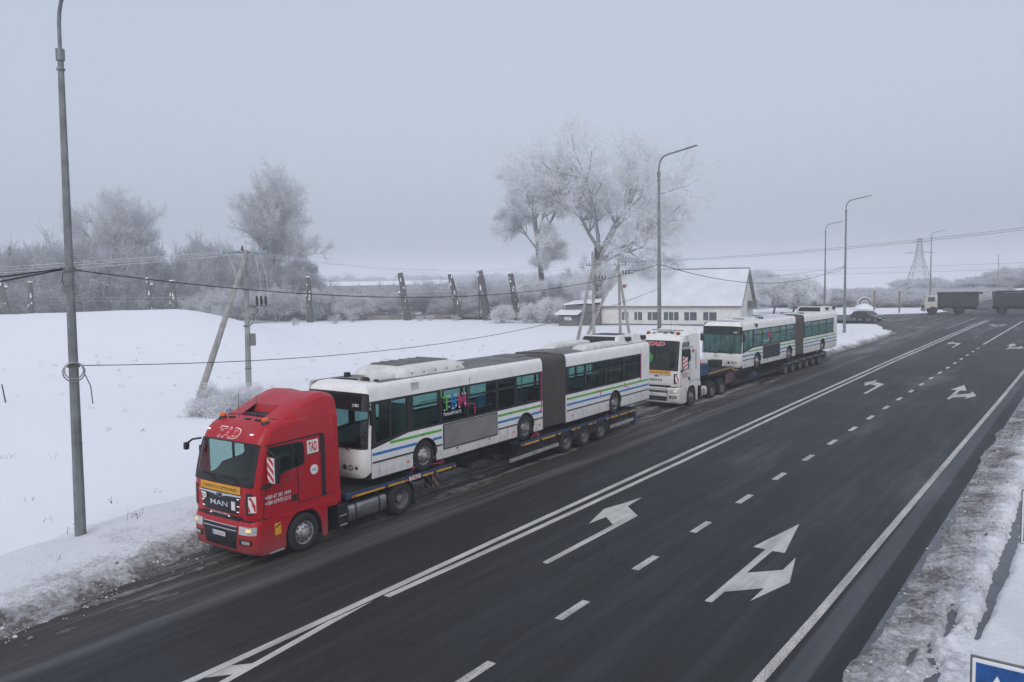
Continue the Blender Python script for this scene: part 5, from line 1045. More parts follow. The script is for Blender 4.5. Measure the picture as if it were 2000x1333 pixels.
MB().box(0, Lh-.3, Dh-.3, Dh, 0, He).build('wall', 'wall', t, 0); MB().box(0, .3, .3, Dh-.3, 0, He).build('wall', 'wall', t, 0)
for a, b in wx:
    wn = MB().box(a, b, .10, .14, .85, 2.15).build('window', 'winglass', t, 0); fm = MB().plate([(a, .85), (b, .85), (b, 2.15), (a, 2.15)], [[(a+.06, .91), (b-.06, .91), (b-.06, 2.09), (a+.06, 2.09)]], FRONT, .05, .12)
    fm.build('frame', 'winframe', wn, 0)
    for xm in ((a+(b-a)*.42,) if b-a < 2.1 else (a+(b-a)*.33, a+(b-a)*.66)): MB().box(xm-.045, xm+.045, .055, .118, .91, 2.09).build('mullion', 'winframe', wn, 0)
    MB().box(a-.08, b+.08, -.06, .05, .79, .85).build('sill', 'winframe', wn, 0)
xr = 2.0; ov = .35; MB().tube([(xr, Dh/2, Hr+.2), (Lh+ov, Dh/2, Hr+.2)], .10, 5).build('ridge_cap', 'sheet', t); MB().tube([(Lh+ov, -ov, He+.1), (Lh+ov, Dh/2, Hr+.12), (Lh+ov, Dh+ov, He+.1)], .10, 5).build('verge_board', 'panelgrey', t)
MB().add([(-.2, -ov, He), (Lh+ov, -ov, He), (Lh+ov, Dh/2, Hr), (xr, Dh/2, Hr), (-.2, Dh+ov, He), (Lh+ov, Dh+ov, He)], [(0, 1, 2, 3), (3, 2, 5, 4), (0, 3, 4)]).build('roof', 'panelgrey', t, 0)
MB().hexa([(-.2, -ov-.03, He+.03), (Lh+ov, -ov-.03, He+.03), (Lh+ov, Dh/2, Hr+.03), (xr, Dh/2, Hr+.03), (-.1, -ov+.02, He+.22), (Lh+ov-.05, -ov+.02, He+.22), (Lh+ov-.05, Dh/2, Hr+.2), (xr, Dh/2, Hr+.2)]).build('roof_snow', 'roofsnow', t, 0)  # dimmer light on the slope is put into this snow's greyer colour
MB().box(-.2, Lh+ov, -ov-.05, -ov-.035, He-.16, He+.04).build('fascia_board', 'fascia', t, 0)
for x, y in ((2.2, 2.6), (5.3, 4.4)): 
    ch = MB().box(x, x+.75, y, y+.7, He+.8, He+3.2).build('chimney', 'chimney', t, 0); MB().box(x-.03, x+.78, y-.03, y+.73, He+3.2, He+3.3).build('snow_cap', 'snowcap', ch, 0)
MB().box(Lh+.0, Lh+1.0, 6, 8.5, He-.6, He+.5).build('porch', 'sheet', t, 0)
MB().box(-.05, Lh+.05, -.12, -.005, 0, .35).build('plinth', 'sheet', t, 0)
t = thing('shed', 'dark grey metal shed left of the white house', 'shed', (-65.7, 101.8, -.6), math.atan2(.28, .96))
MB().box(0, 5.4, 0, 5, 0, 3.2).build('wall', 'sheet', t, 0); MB().hexa([(-.2, -.3, 3.2), (5.6, -.3, 3.6), (5.6, 5.3, 3.9), (-.2, 5.3, 3.5), (-.2, -.3, 3.34), (5.6, -.3, 3.76), (5.6, 5.3, 4.1), (-.2, 5.3, 3.7)]).build('roof_snow', 'snowcap', t, 0)
for k in range(6): MB().box(.8*k+.3, .8*k+.36, -.04, 0, 0, 3.2).build('wall_rib', 'sheet', t, 0)
t = thing('shed', 'small grey hut with snowy awning roof beside the metal shed', 'shed', (-65.6, 99.7, -.6), math.atan2(.28, .96))
MB().box(0, 2.9, 0, 2, 0, 1.9).build('wall', 'sheet', t, 0); MB().box(.9, 2.0, -.05, 0, 1.0, 1.5).build('window', 'winframe', t, 0); MB().hexa([(-.4, -.7, 1.85), (3.2, -.7, 1.85), (3.2, 2.2, 2.3), (-.4, 2.2, 2.3), (-.4, -.7, 2.02), (3.2, -.7, 2.02), (3.2, 2.2, 2.5), (-.4, 2.2, 2.5)]).build('roof_snow', 'snowcap', t, 0)
c = at(740, 300); t = thing('warehouse', 'long low shed with pale roof far beyond the scrub', 'warehouse', (c.x, c.y, -.4), rad(30))
MB().box(-24, 24, 0, 14, 0, 5.2).build('wall', 'panelgrey', t, 0); MB().hexa([(-24.5, -.5, 5.2), (24.5, -.5, 5.2), (24.5, 14, 6.4), (-24.5, 14, 6.4), (-24.5, -.5, 5.45), (24.5, -.5, 5.45), (24.5, 14, 6.7), (-24.5, 14, 6.7)]).build('roof_snow', 'snowcap', t, 0)

# ---------------------------------------------------------------- dump truck, its trailer, dark car
Bz = rad(-73.7)
t = thing('dump_truck', 'dirty white cab dump truck with grey tipper body turning at the junction', 'truck', (-22.9, 138.1, 0), Bz)
MB().hexa([(-1.2, .1, .95), (1.2, .1, .95), (1.2, 2.0, .95), (-1.2, 2.0, .95), (-1.15, .1, 1.95), (1.15, .1, 1.95), (1.15, 2.0, 1.95), (-1.15, 2.0, 1.95)]).hexa([(-1.15, .1, 1.95), (1.15, .1, 1.95), (1.15, 2.0, 1.95), (-1.15, 2.0, 1.95), (-1.08, .38, 2.9), (1.08, .38, 2.9), (1.08, 1.95, 2.9), (-1.08, 1.95, 2.9)]).build('cab', 'mazcab', t, 35, .05)
MB().hexa([(-1.0, .10, 1.98), (1.0, .10, 1.98), (1.0, .14, 1.98), (-1.0, .14, 1.98), (-.95, .335, 2.8), (.95, .335, 2.8), (.95, .37, 2.8), (-.95, .37, 2.8)]).build('windscreen', 'winglass', t, 0)
for s in (1, -1): MB().hexa([(s*1.145, .5, 2.02), (s*1.155, .5, 2.02), (s*1.155, 1.55, 2.02), (s*1.145, 1.55, 2.02), (s*1.095, .62, 2.72), (s*1.105, .62, 2.72), (s*1.105, 1.55, 2.72), (s*1.095, 1.55, 2.72)]).build('side_window', 'winglass', t, 0)
MB().box(-1.2, 1.2, -.05, .12, .55, 1.45).build('grille', 'black', t, 0); MB().box(-1.22, 1.22, -.12, .3, .5, .85).build('bumper', 'panelgrey', t, 35, .03)
for s in (1, -1): MB().tube([(s*.95, -.13, .68), (s*.95, -.05, .68)], .12, 10).build('headlight', 'lens', t)
MB().box(-1.1, 1.1, .2, .6, 2.88, 2.94).build('sun_visor', 'mazcab', t, 0); MB().box(-1.25, 1.25, 1.9, 2.15, .8, 2.5).build('air_cleaner', 'tipper', t, 0)
bd = MB().plate([(2.25, 1.25), (7.4, 1.25), (7.45, 3.35), (2.15, 3.35)], [], lambda a, b, q: (q, a, b), -1.25, 1.25).build('tipper_body', 'tipper', t, 0)
for y in np.linspace(2.4, 7.3, 8):
    for s in (1, -1): MB().box(min(s*1.25, s*1.29), max(s*1.25, s*1.29), y-.05, y+.05, 1.25, 3.3).build('rib', 'tipper', bd, 0)
MB().box(-1.32, 1.32, 2.1, 7.6, 3.3, 3.42).build('tarpaulin', 'dark', bd, 0); MB().box(-1.2, 1.2, 7.45, 8.0, 3.15, 3.4).build('tail_bar', 'tipper', bd, 0)
MB().box(-.45, .45, 1.0, 7.4, .75, 1.2).build('chassis', 'dark', t, 0); MB().box(.7, 1.2, 2.7, 3.9, .55, 1.05).build('fuel_tank', 'rimdark', t, 35, .05)
for s in (1, -1):
    wheel(t, s*1.05, 1.3, .58, .58, .36, 'rk'); wheel(t, s*.98, 5.0, .58, .58, .5, 'rk')
    MB().plate([(1.3+.7*math.cos(a), .56+.68*math.sin(a)) for a in np.linspace(.1, 3.04, 12)], [], lambda a, b, q: (s*q, a, b), .8, 1.26).build('wing', 'black', t, 0); MB().box(min(s*.7, s*1.22), max(s*.7, s*1.22), 4.3, 5.75, 1.14, 1.2).build('mudguard', 'dark', t, 0)
MB().tube([(0, 7.4, .8), (0, 9.3, .75)], .07, 6).build('towing_bar', 'dark', t)
t = thing('dump_trailer', 'dark green two axle dump trailer towed behind the dump truck', 'trailer', (-22.3+.96*8.6, 138.3+.28*8.6, 0), rad(-76))
bd = MB().plate([(.5, 1.3), (8.2, 1.3), (8.3, 3.45), (.35, 3.45)], [], lambda a, b, q: (q, a, b), -1.25, 1.25).build('tipper_body', 'tipgreen', t, 0)
for y in np.linspace(.7, 8.0, 10):
    for s in (1, -1): MB().box(min(s*1.25, s*1.29), max(s*1.25, s*1.29), y-.05, y+.05, 1.3, 3.4).build('rib', 'tipgreen', bd, 0)
MB().box(-1.3, 1.3, .9, 8.4, 3.42, 3.55).build('tarpaulin', 'dark', bd, 0); MB().tube([(1.3, 1.4, 3.30), (1.3, 5.6, 3.32)], .03, 5).build('tarpaulin_rail', 'steel', bd)
MB().box(-.5, .5, .3, 8.0, .8, 1.3).build('chassis', 'dark', t, 0); MB().box(.6, 1.2, 3.2, 4.8, .75, 1.2).build('tool_box', 'dark', t, 0)
for s in (1, -1):
    for y in (1.5, 5.6): wheel(t, s*.98, y, .58, .58, .5, 'rk')
    MB().box(min(s*.7, s*1.2), max(s*.7, s*1.2), .75, 2.3, 1.16, 1.24).build('mudguard', 'dark', t, 0)
t = thing('parked_car', 'dark green estate car half hidden by the snow bank at the side road', 'car', (-26.3, 117.2, 0), rad(58))
prof = [(-2.2, .45), (-2.25, .62), (-2.15, .80), (-1.2, .95), (-.45, 1.42), (.9, 1.48), (1.7, 1.35), (2.1, .98), (2.2, .6), (2.15, .4)]
body = MB(); N = len(prof); rws = []
for f, k in ((-1, .0), (-.94, .5), (-.8, 1), (.8, 1), (.94, .5), (1, 0)): rws.append([(f*.9*(1 if z < .98 else .84), y, z-(1-k)*.06*(z > .7)) for y, z in prof])
body.grid(rws); body.add(rws[0], [tuple(range(N))]); body.add(rws[-1], [tuple(range(N))[::-1]]); body.build('body', 'carpaint', t, 40)
for s in (1, -1):
    MB().add([(s*.80, -.95, .99), (s*.775, -.38, 1.37), (s*.775, .9, 1.42), (s*.775, 1.5, 1.34), (s*.80, 1.75, 1.02)], [(0, 1, 2, 3, 4)]).build('side_window', 'winglass', t, 0)
    for y in (-1.35, 1.35): wheel(t, s*.80, y, .33, .33, .21, 'fb')
    MB().box(min(s*.5, s*.85), max(s*.5, s*.85), -2.27, -2.1, .62, .75).build('headlight', 'lens', t, 35, .02); MB().box(min(s*.55, s*.85), max(s*.55, s*.85), 2.1, 2.2, .75, .95).build('tail_lamp', 'redlens', t, 0)
MB().add([(-.66, -1.16, .985), (.66, -1.16, .985), (.60, -.5, 1.415), (-.60, -.5, 1.415)], [(0, 1, 2, 3)]).build('windscreen', 'winglass', t, 0); MB().box(-.27, .27, -2.28, -2.25, .48, .60).build('number_plate', 'signwhite', t, 0); MB().box(-.6, .6, -2.265, -2.2, .62, .72).build('grille', 'black', t, 0)

# ---------------------------------------------------------------- junction ornament, posts, pylon
c = at(1689, 168); t = thing('ring_ornament', 'round ring shaped roadside ornament with dark blocks, topped with snow', 'ornament', (c.x, c.y, -.1), rad(30))
MB().tube([(.95*math.cos(a), 0, .75+.95*math.sin(a)) for a in np.linspace(0, 6.2832, 33)], .30, 8, False).build('ring', 'winframe', t, 60); MB().tube([(1.0*math.cos(a), 0, .85+1.0*math.sin(a)) for a in np.linspace(.5, 2.64, 16)], .15, 6).build('snow_cap', 'snowcap', t)
for k in range(11):
    a = math.pi*(k-.5)/10+.1; MB().box(-.13, .13, -.36, -.28, -.16, .16).build('ring_block', 'lettk', t, 0).location = (.95*math.cos(a), -.02, .75+.95*math.sin(a))
MB().tube([(0, .0, -.3), (0, 0, .3), (0, .0, .75)], [2.2, 1.3, .4], 12).build('snow_mound', 'snowcap', t)
for q, D, lab in ((1709, 160, 'brown wooden post by the ring ornament, nearer to it'), (1758, 151, 'brown wooden post between the ring ornament and the dump truck')):
    p = at(q, D); tt = thing('wooden_post', lab, 'post', (p.x, p.y, -.3)); MB().tube([(0, 0, 0), (0, 0, 3.7)], .13, 8).build('post', 'wood', tt); MB().tube([(0, 0, 3.7), (0, 0, 3.78)], .14, 8).build('snow_cap', 'snowcap', tt)
c = at(1795, 520); t = thing('lattice_pylon', 'faint steel lattice pylon far behind the dump truck', 'pylon', (c.x, c.y, -1), rad(25))
Hp = 26.; W_ = lambda z: lerp(z, [0, 15, Hp], [5.6, 1.8, .8]); lv = [0, 5, 9, 12.5, 15, 17.5, 20.5, 23.5, Hp]
for sx in (-1, 1):
    for sy in (-1, 1): MB().tube([(sx*W_(z), sy*W_(z), z) for z in lv], .22, 4).build('leg', 'pylon', t)
for a, b in zip(lv, lv[1:]):
    for f in range(4):
        R_ = Matrix.Rotation(f*math.pi/2, 3, 'Z')
        for p0, p1 in (((-W_(a), W_(a), a), (W_(b), W_(b), b)), ((W_(a), W_(a), a), (-W_(b), W_(b), b)), ((-W_(b), W_(b), b), (W_(b), W_(b), b))): MB().tube([R_ @ Vector(p0), R_ @ Vector(p1)], .11, 3).build('brace', 'pylon', t, 0)
for z, l in ((17.5, 8.2), (23.5, 5.4)): MB().tube([(-l, 0, z), (0, 0, z+.8), (l, 0, z)], .18, 4).tube([(-l, 0, z), (l, 0, z)], .16, 4).build('cross_arm', 'pylon', t)

# ---------------------------------------------------------------- trees
def tube_arrays(S, k=4):
    S = np.asarray(S, float); p0, p1, r0, r1 = S[:, :3], S[:, 3:6], S[:, 6:7], S[:, 7:8]
    d = p1-p0; d /= np.linalg.norm(d, axis=1, keepdims=True)+1e-9; ref = np.where(np.abs(d[:, 2:3]) > .9, [[1., 0, 0]], [[0, 0, 1.]]); a = np.cross(d, ref); a /= np.linalg.norm(a, axis=1, keepdims=True)+1e-9; b = np.cross(d, a)
    V = [];
    for base, r in ((p0, r0), (p1, r1)):
        for j in range(k): th = 2*math.pi*j/k; V.append(base+(a*math.cos(th)+b*math.sin(th))*r)
    V = np.stack(V, 1); n = len(S); o = (np.arange(n)*2*k)[:, None]
    Fc = np.concatenate([o+np.array([[j, (j+1) % k, k+(j+1) % k, k+j]]) for j in range(k)], 0)
    return V.reshape(-1, 3), Fc
def twig_arrays(P, D, L, wd, rng, droop=.0, seg=2):
    n = len(P); V = []; F_ = []
    side = np.cross(D, rng.normal(size=(n, 3))); side /= np.linalg.norm(side, axis=1, keepdims=True)+1e-9
    pts = [P]; d = D.copy()
    for s in range(seg):
        pts.append(pts[-1]+d*L[:, None]/seg); d = d+np.array([0, 0, -droop])+rng.normal(size=(n, 3))*.12; d /= np.linalg.norm(d, axis=1, keepdims=True)
    rows = []
    for s, p in enumerate(pts): f = wd*(1-.45*s/seg); rows += [p-side*f[:, None]/2, p+side*f[:, None]/2]
    V = np.stack(rows, 1).reshape(-1, 3); k = 2*(seg+1); o = (np.arange(n)*k)[:, None]
    F_ = np.concatenate([o+np.array([[2*s, 2*s+1, 2*s+3, 2*s+2]]) for s in range(seg)], 0)
    return V, F_
def grow(rng, p, d, L, r, depth, segs, tips, spread, up, nch, ratio, mx):
    n = 4 if depth < mx else 3; st = L/n
    for i in range(n):
        d = d+rng.normal(size=3)*.13+np.array([0, 0, up]); d /= np.linalg.norm(d); p2 = p+d*st; r2 = r*.86
        segs.append((*p, *p2, r, r2, depth))
        if depth < mx and i >= (1 if depth else 1):
            for _ in range(nch[min(depth, len(nch)-1)]):
                a = rng.normal(size=3); a -= d*a.dot(d); a /= np.linalg.norm(a)+1e-9; th = spread*(.7+.6*rng.random()); nd = d*math.cos(th)+a*math.sin(th)
                grow(rng, p2, nd, L*ratio*(.75+.5*rng.random()), r2*.62, depth+1, segs, tips, spread, up, nch, ratio, mx)
        if depth >= mx-1: tips.append((*p2, *d))
        p, r = p2, r2
def tree_mesh(seed, trunk, limbs, mx=3, spread=.75, up=.05, nch=(2, 2, 2), ratio=.62, ntw=10, twl=(.5, 1.1), tww=.045, droop=.25, out_=.6):
    rng = np.random.default_rng(seed); segs = []; tips = []
    for (p, d, L, r) in limbs:
        d = np.array(d, float); grow(rng, np.array(p, float), d/np.linalg.norm(d), L, r, 0, segs, tips, spread, up, nch, ratio, mx)
    S = np.array(segs); T = np.array(tips); P = np.repeat(T[:, :3], ntw, 0); D = np.repeat(T[:, 3:6], ntw, 0)*out_+rng.normal(size=(len(T)*ntw, 3))*.75; D /= np.linalg.norm(D, axis=1, keepdims=True)
    P = P+rng.normal(size=P.shape)*.12; Ln = rng.uniform(*twl, len(P)); W = tww*rng.uniform(.6, 1.3, len(P))
    tw = twig_arrays(P, D, Ln, W, rng, droop); thick = S[S[:, 8] <= 1]; thin = S[S[:, 8] > 1]
    return tube_arrays(thick[:, :8], 5), tube_arrays(thin[:, :8], 3) if len(thin) else None, tw
def join(parts):
    V = []; F_ = []; o = 0
    for p in parts:
        if p is None: continue
        V.append(p[0]); F_.append(p[1]+o); o += len(p[0])
    return np.concatenate(V), np.concatenate(F_)
def tree(name, label, loc, seed, trunk, limbs, cat='tree', group=None, bark='barkfrost', fr='frost', rz=0, low=None, **kw):
    t = thing(name, label, cat, loc, rz, group)
    if trunk: MB().tube([q[:3] for q in trunk], [q[3] for q in trunk], 9).build('trunk', 'bark' if bark == 'barkfrost' else bark, t, 60)
    a, b, tw = tree_mesh(seed, trunk, limbs, **kw)
    obj('limbs', fast_mesh('limbs', *a, bark), t); obj('crown', fast_mesh('crown', *join([b, tw]), fr), t)
    if low:
        kw.update(nch=(2, 1, 1), ntw=5); obj('lower_crown', fast_mesh('lower_crown', *join(tree_mesh(seed+1, trunk, low, **kw)), fr), t)
    return t
p = at(1064, 134); p.z = -.5
tree('frosted_tree', 'tall narrow frosted tree with bare lower trunk left of the house', p, 11, [(0, 0, -.4, .55), (-.3, 0, 4, .48), (-.5, 0, 8, .45), (-1.3, .2, 12.5, .40)],
     [((-1.2, 0, 12), (-.2, .1, 1), 10.5, .28), ((-1.0, 0, 11.5), (.45, .3, 1), 9.5, .26), ((-1.2, 0, 12), (-.7, -.3, .8), 6.0, .18), ((-1.2, 0, 12.4), (.0, -.4, 1), 10.0, .24), ((-1.2, 0, 12.4), (.25, .0, 1), 10.0, .24), ((-.8, 0, 10), (.5, -.6, .6), 5.0, .2)], low=[((-.6, 0, 8.8), (-.6, .6, .1), 3.2, .08), ((-.6, 0, 8), (.7, -.3, .1), 3.2, .08), ((-.6, 0, 7), (.2, -.7, -.2), 2.6, .07), ((-.6, 0, 6.4), (-.7, -.5, -.1), 2.4, .07)], mx=3, nch=(3, 2, 2), ratio=.46, ntw=7, twl=(.5, 1.4), tww=.045, droop=.35, up=.07)
p = at(1172, 131); p.z = -.5
tree('frosted_tree', 'huge spreading frosted tree behind the power poles by the house', p, 23, [(0, 0, -.4, .85), (0, 0, 5, .75), (-.2, 0, 9, .68), (-.2, 0, 12, .55)],
     [((0, 0, 10), (-.45, .2, 1), 11.0, .38), ((0, 0, 10), (.7, .2, .95), 12.5, .38), ((0, 0, 11), (.15, -.4, 1), 13.0, .38), ((0, 0, 9), (.95, -.3, .55), 9.5, .32), ((0, 0, 11), (.35, .6, 1), 11.5, .36), ((.5, 0, 10), (1., .3, .75), 11.0, .33)], low=[((0, 0, 7.5), (.7, -.5, .1), 5, .10), ((0, 0, 8.5), (.6, .7, .3), 5.0, .10), ((0, 0, 6.5), (.3, -.8, -.1), 3.6, .09), ((0, 0, 7), (-.6, -.6, .0), 3.8, .09)], mx=3, nch=(3, 2, 2), ratio=.54, ntw=5, twl=(.5, 1.5), tww=.045, droop=.42, up=.05, spread=.8)
def poplar(label, q, D, h, wd, seed, fr='frost'):
    p = at(q, D); p.z = -.5; s = h/26
    tree('frosted_tree', label, p, seed, [(0, 0, -.4, .45), (0, 0, 6*s, .4), (0, 0, 12*s, .3)], [((0, 0, z*s), (wd*math.cos(a), wd*math.sin(a), .9), L*s, .2) for z, a, L in ((5, .3, 9), (5, 2.4, 9), (6, 4.2, 9), (7, 1.3, 10), (8, 3.3, 10), (9, 5.2, 10), (10, .9, 11), (10.5, 2.9, 10), (11, 4.6, 10), (12, 0.1, 11), (6, 5.8, 8))]+[((0, 0, 12*s), (0, 0, 1), 11*s, .25)], mx=2, nch=(3, 3), ratio=.5, ntw=10, twl=(.8, 1.9), tww=.06, droop=-.05, up=.10, spread=.6, bark='barkfrost', fr=fr)
poplar('tall frosted tree with fan shaped crown rising from the middle of the wood', 232, 205, 26.0, .75, 5, 'frostmid'); poplar('tall frosted tree with upswept branches at the right end of the wood', 540, 190, 28.5, .38, 6, 'frostmid')
def fir(label, q, D, h, seed):
    p = at(q, D); p.z = -.5; t = thing('fir_tree', label, 'tree', p, 0, None); MB().tube([(0, 0, 0), (0, 0, h)], [.3, .04], 6).build('trunk', 'bark', t); rng = np.random.default_rng(seed); n = 1500
    z = h*(1-.9*rng.random(n)**.6); a = rng.random(n)*6.283; R_ = (h-z)*.27*(.5+.5*rng.random(n)); Pp = np.stack([0*z, 0*z, z], 1)+np.stack([np.cos(a), np.sin(a), 0*a-.1], 1)*(R_*rng.random(n))[:, None]
    D_ = np.stack([np.cos(a), np.sin(a), -.35+0*a], 1); D_ /= np.linalg.norm(D_, axis=1, keepdims=True); tw = twig_arrays(Pp, D_, R_*.6+.4, .30+0*R_, rng, .2); obj('crown', fast_mesh('crown', *tw, 'firdark'), t)
fir('pointed frosted fir tree at the left end of the wood', 30, 190, 15.5, 1); fir('frosted fir tree cut off by the left edge of the wood', -2, 196, 14.5, 2); fir('small pointed fir between the fan tree and the strutted pole', 447, 215, 16, 3)
# woodland and scrub read as one mass: copies of a few bushes joined into one mesh each
def bush_arrays(seed, h, n, mx, ntw, tww, twl, spread=.7, up=.06, droop=0., nch=(2, 2)):
    rng = np.random.default_rng(seed); lim = []
    for i in range(n): a = 6.283*i/n+rng.random(); k = rng.uniform(.15, .9); lim.append(((.2*math.cos(a), .2*math.sin(a), 0), (k*math.cos(a), k*math.sin(a), 1), h*rng.uniform(.55, .8), .05*h/4))
    return tree_mesh(seed, None, lim, mx=mx, nch=nch, ratio=.5, ntw=ntw, tww=tww, twl=twl, spread=spread, up=up, droop=droop)
def scatter(name, protos, places, m, label=None):
    parts = []
    for k, (x, y, z, s, sz, r) in enumerate(places):
        V, Fc = protos[k % len(protos)]; c, si = math.cos(r), math.sin(r); parts.append((np.stack([x+s*(V[:, 0]*c-V[:, 1]*si), y+s*(V[:, 0]*si+V[:, 1]*c), z+sz*V[:, 2]], 1), Fc))
    o = obj(name, fast_mesh(name, *join(parts), m)); kind(o, 'stuff'); o['label'] = label; o['category'] = 'vegetation'; return o
prot = [join(bush_arrays(s, 4, 7, 2, 6, .05, (.4, 1.0), .75, .05)) for s in (31, 32, 33)]
rng = np.random.default_rng(9); pl = []
for _ in range(125):
    q = rng.uniform(-60, 600); D = rng.uniform(178, 250); pp = at(q, D); pl.append((pp.x, pp.y, -.6, rng.uniform(1.3, 2.3), rng.uniform(1.7, 3.7)*(1.0 if q < 460 else .75), rng.random()*6))
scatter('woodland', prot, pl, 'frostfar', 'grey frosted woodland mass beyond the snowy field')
pl = []
for _ in range(135):
    q = rng.uniform(380, 1120); D = rng.uniform(150, 200); pp = at(q, D); pl.append((pp.x, pp.y, -.6, rng.uniform(.8, 1.6), rng.uniform(.7, 1.45), rng.random()*6))
for _ in range(60):
    q = rng.uniform(1440, 1660); D = rng.uniform(165, 235); pp = at(q, D); pl.append((pp.x, pp.y, -.5, rng.uniform(.8, 1.4), rng.uniform(.32, .55), rng.random()*6))
scatter('scrub', prot, pl, 'frostgrey', 'tangled frosted scrub along the far side of the field')
lowp = [join(bush_arrays(s, 2.2, 9, 1, 8, .05, (.3, .8), .6, .05)) for s in (41, 42)]; pl = []
for _ in range(330):
    q = rng.uniform(1480, 1980); D = rng.uniform(172, 262); pp = at(q, D)
    if pp.x > -22: continue
    pl.append((pp.x, pp.y, -.4, rng.uniform(1.3, 2.2), rng.uniform(.6, .95), rng.random()*6))
scatter('low_brush', lowp, pl, 'frostpale', 'low grey frosted brush beyond the junction'); pl = []
for _ in range(70):
    q = rng.uniform(1880, 2140); D = rng.uniform(330, 420); pp = at(q, D); pl.append((pp.x, pp.y, -.4, rng.uniform(2, 3.4), rng.uniform(.9, 1.5)*min(1, (q-1850)/120), rng.random()*6))
for _ in range(26): q = rng.uniform(1760, 1832); D = rng.uniform(300, 360); pp = at(q, D); pl.append((pp.x, pp.y, -.4, rng.uniform(1.2, 2.), rng.uniform(.5, .9), rng.random()*6))
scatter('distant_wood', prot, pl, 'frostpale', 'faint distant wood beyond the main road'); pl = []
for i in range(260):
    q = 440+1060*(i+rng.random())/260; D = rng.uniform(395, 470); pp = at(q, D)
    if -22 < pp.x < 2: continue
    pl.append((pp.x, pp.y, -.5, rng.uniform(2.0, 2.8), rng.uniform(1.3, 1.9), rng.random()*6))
scatter('distant_wood', prot, pl, 'frostfog', 'frosted wood added along the horizon, tinted pale like fog')  # belt added to cover bright far snow; its colour carries the fog's paleness
def shrub(label, q, D, h, wd, seed, n=9, mx=2, ntw=8, tww=.03, fr='frost', rz=0, nm='frosted_bush', lean=None, bark='barkfrost'):
    p = at(q, D); p.z = gz(p)-.05; rg = np.random.default_rng(seed); lim = []
    for i in range(n): a = 6.283*i/n+rg.random(); k = rg.uniform(.3, 1.2)*wd; lim.append(((.15*math.cos(a), .15*math.sin(a), 0), (k*math.cos(a), k*math.sin(a), 1), h*rg.uniform(.5, .75), .03*h))
    tree(nm, label, p, seed, None, lim, 'bush', None, bark, fr, rz, mx=mx, nch=(2, 2), ratio=.5, ntw=ntw, tww=tww, twl=(.12*h, .3*h), droop=.3, up=.02)
shrub('big frosted bush at the foot of the tall narrow tree', 1085, 127, 4.2, 1.0, 51, 9, 2, 6, .045, 'frost'); shrub('frosted bush left of the leaning pole struts by the hut', 1045, 128, 3.0, .9, 52, 8, 2, 6, .045, 'frost'); shrub('frosted bush between two topped trunks at the field edge', 985, 131, 2.6, 1.0, 53, 9, 2, 7, .04)
for k, (dq, D, h) in enumerate(((392, 47.5, 1.15), (430, 48.5, 1.5), (470, 49.5, 1.4))):
    shrub('icy tangled bush at the foot of the strutted power pole, %s' % ('by the strut', 'largest of the three', 'by the upright pole')[k], dq, D, h, 1.9, 60+k, 10, 2, 5, .02, 'frost', bark='barkfrost')
for k, (q, D, h, lb) in enumerate(((1512, 150, 6.0, 'frosted orchard tree beside the gable of the house'), (1550, 152, 5.6, 'frosted orchard tree behind the trailing bus'), (1578, 170, 4.6, 'smaller frosted orchard tree behind the rear of the trailing bus'))):
    p = at(q, D); p.z = -.5; tree('orchard_tree', lb, p, 70+k, [(0, 0, -.3, .2), (.2, 0, .9, .17), (.3, .1, 1.6, .15)], [((.3, .1, 1.4), (math.cos(a), math.sin(a), .8), h*.55, .11) for a in (0, 1.1, 2.3, 3.5, 4.7, 5.6)], 'tree', None, mx=2, nch=(2, 3), ratio=.55, ntw=9, twl=(.4, 1.0), tww=.06, droop=.1, bark='barkfrost')
for k, (q, D, h) in enumerate(((655, 140, 2.0), (690, 142, 1.3), (820, 140, 1.0), (890, 138, 1.1), (575, 138, 1.4), (840, 141, 1.2))):
    shrub(('bare frosted shrub at the field edge right of the topped trunk by the strutted pole', 'pale frosted sapling standing by the dirt track', 'low snowy shrub at the foot of the forked topped trunk', 'small snowy shrub left of the leaning topped trunk', 'frosted shrub beside the track next to the strutted pole', 'rounded frosted shrub right of the forked topped trunk')[k], q, D, h, .8, 80+k, 5, 1, 4, .03, 'frostgrey')
# topped trunks
ST = [(22, 170, -.6, 8.6, -1.6, 1, 'leaning topped trunk with a snowy fork near the fir trees'), (63, 168, -.6, 8.2, .1, 0, 'topped trunk with snow filled notch near the left edge of the wood'), (143, 166, -.6, 7.9, -.3, 0, 'slim topped trunk hidden behind the near lamp post'), (300, 165, -.6, 8.5, -.9, 1, 'topped trunk with snowy forked head on the snow mound'), (342, 162, -.6, 8.0, -.2, 0, 'stout straight topped trunk at the end of the snow mound'), (607, 146, -.5, 8.1, -.2, 0, 'tall straight topped trunk right of the strutted power pole'), (797, 143, -.5, 8.6, -1.1, 1, 'topped trunk with a low side stub and snow streaks'), (899, 142, -.5, 8.2, -1.6, 0, 'strongly leaning topped trunk left of the thin utility pole'), (953, 138, -.5, 8.7, -1.2, 0, 'stout topped trunk standing beside the thin utility pole'), (1014, 136, -.5, 8.1, -1.3, 0, 'slim leaning topped trunk left of the tall narrow tree')]
rs = random.Random(3)
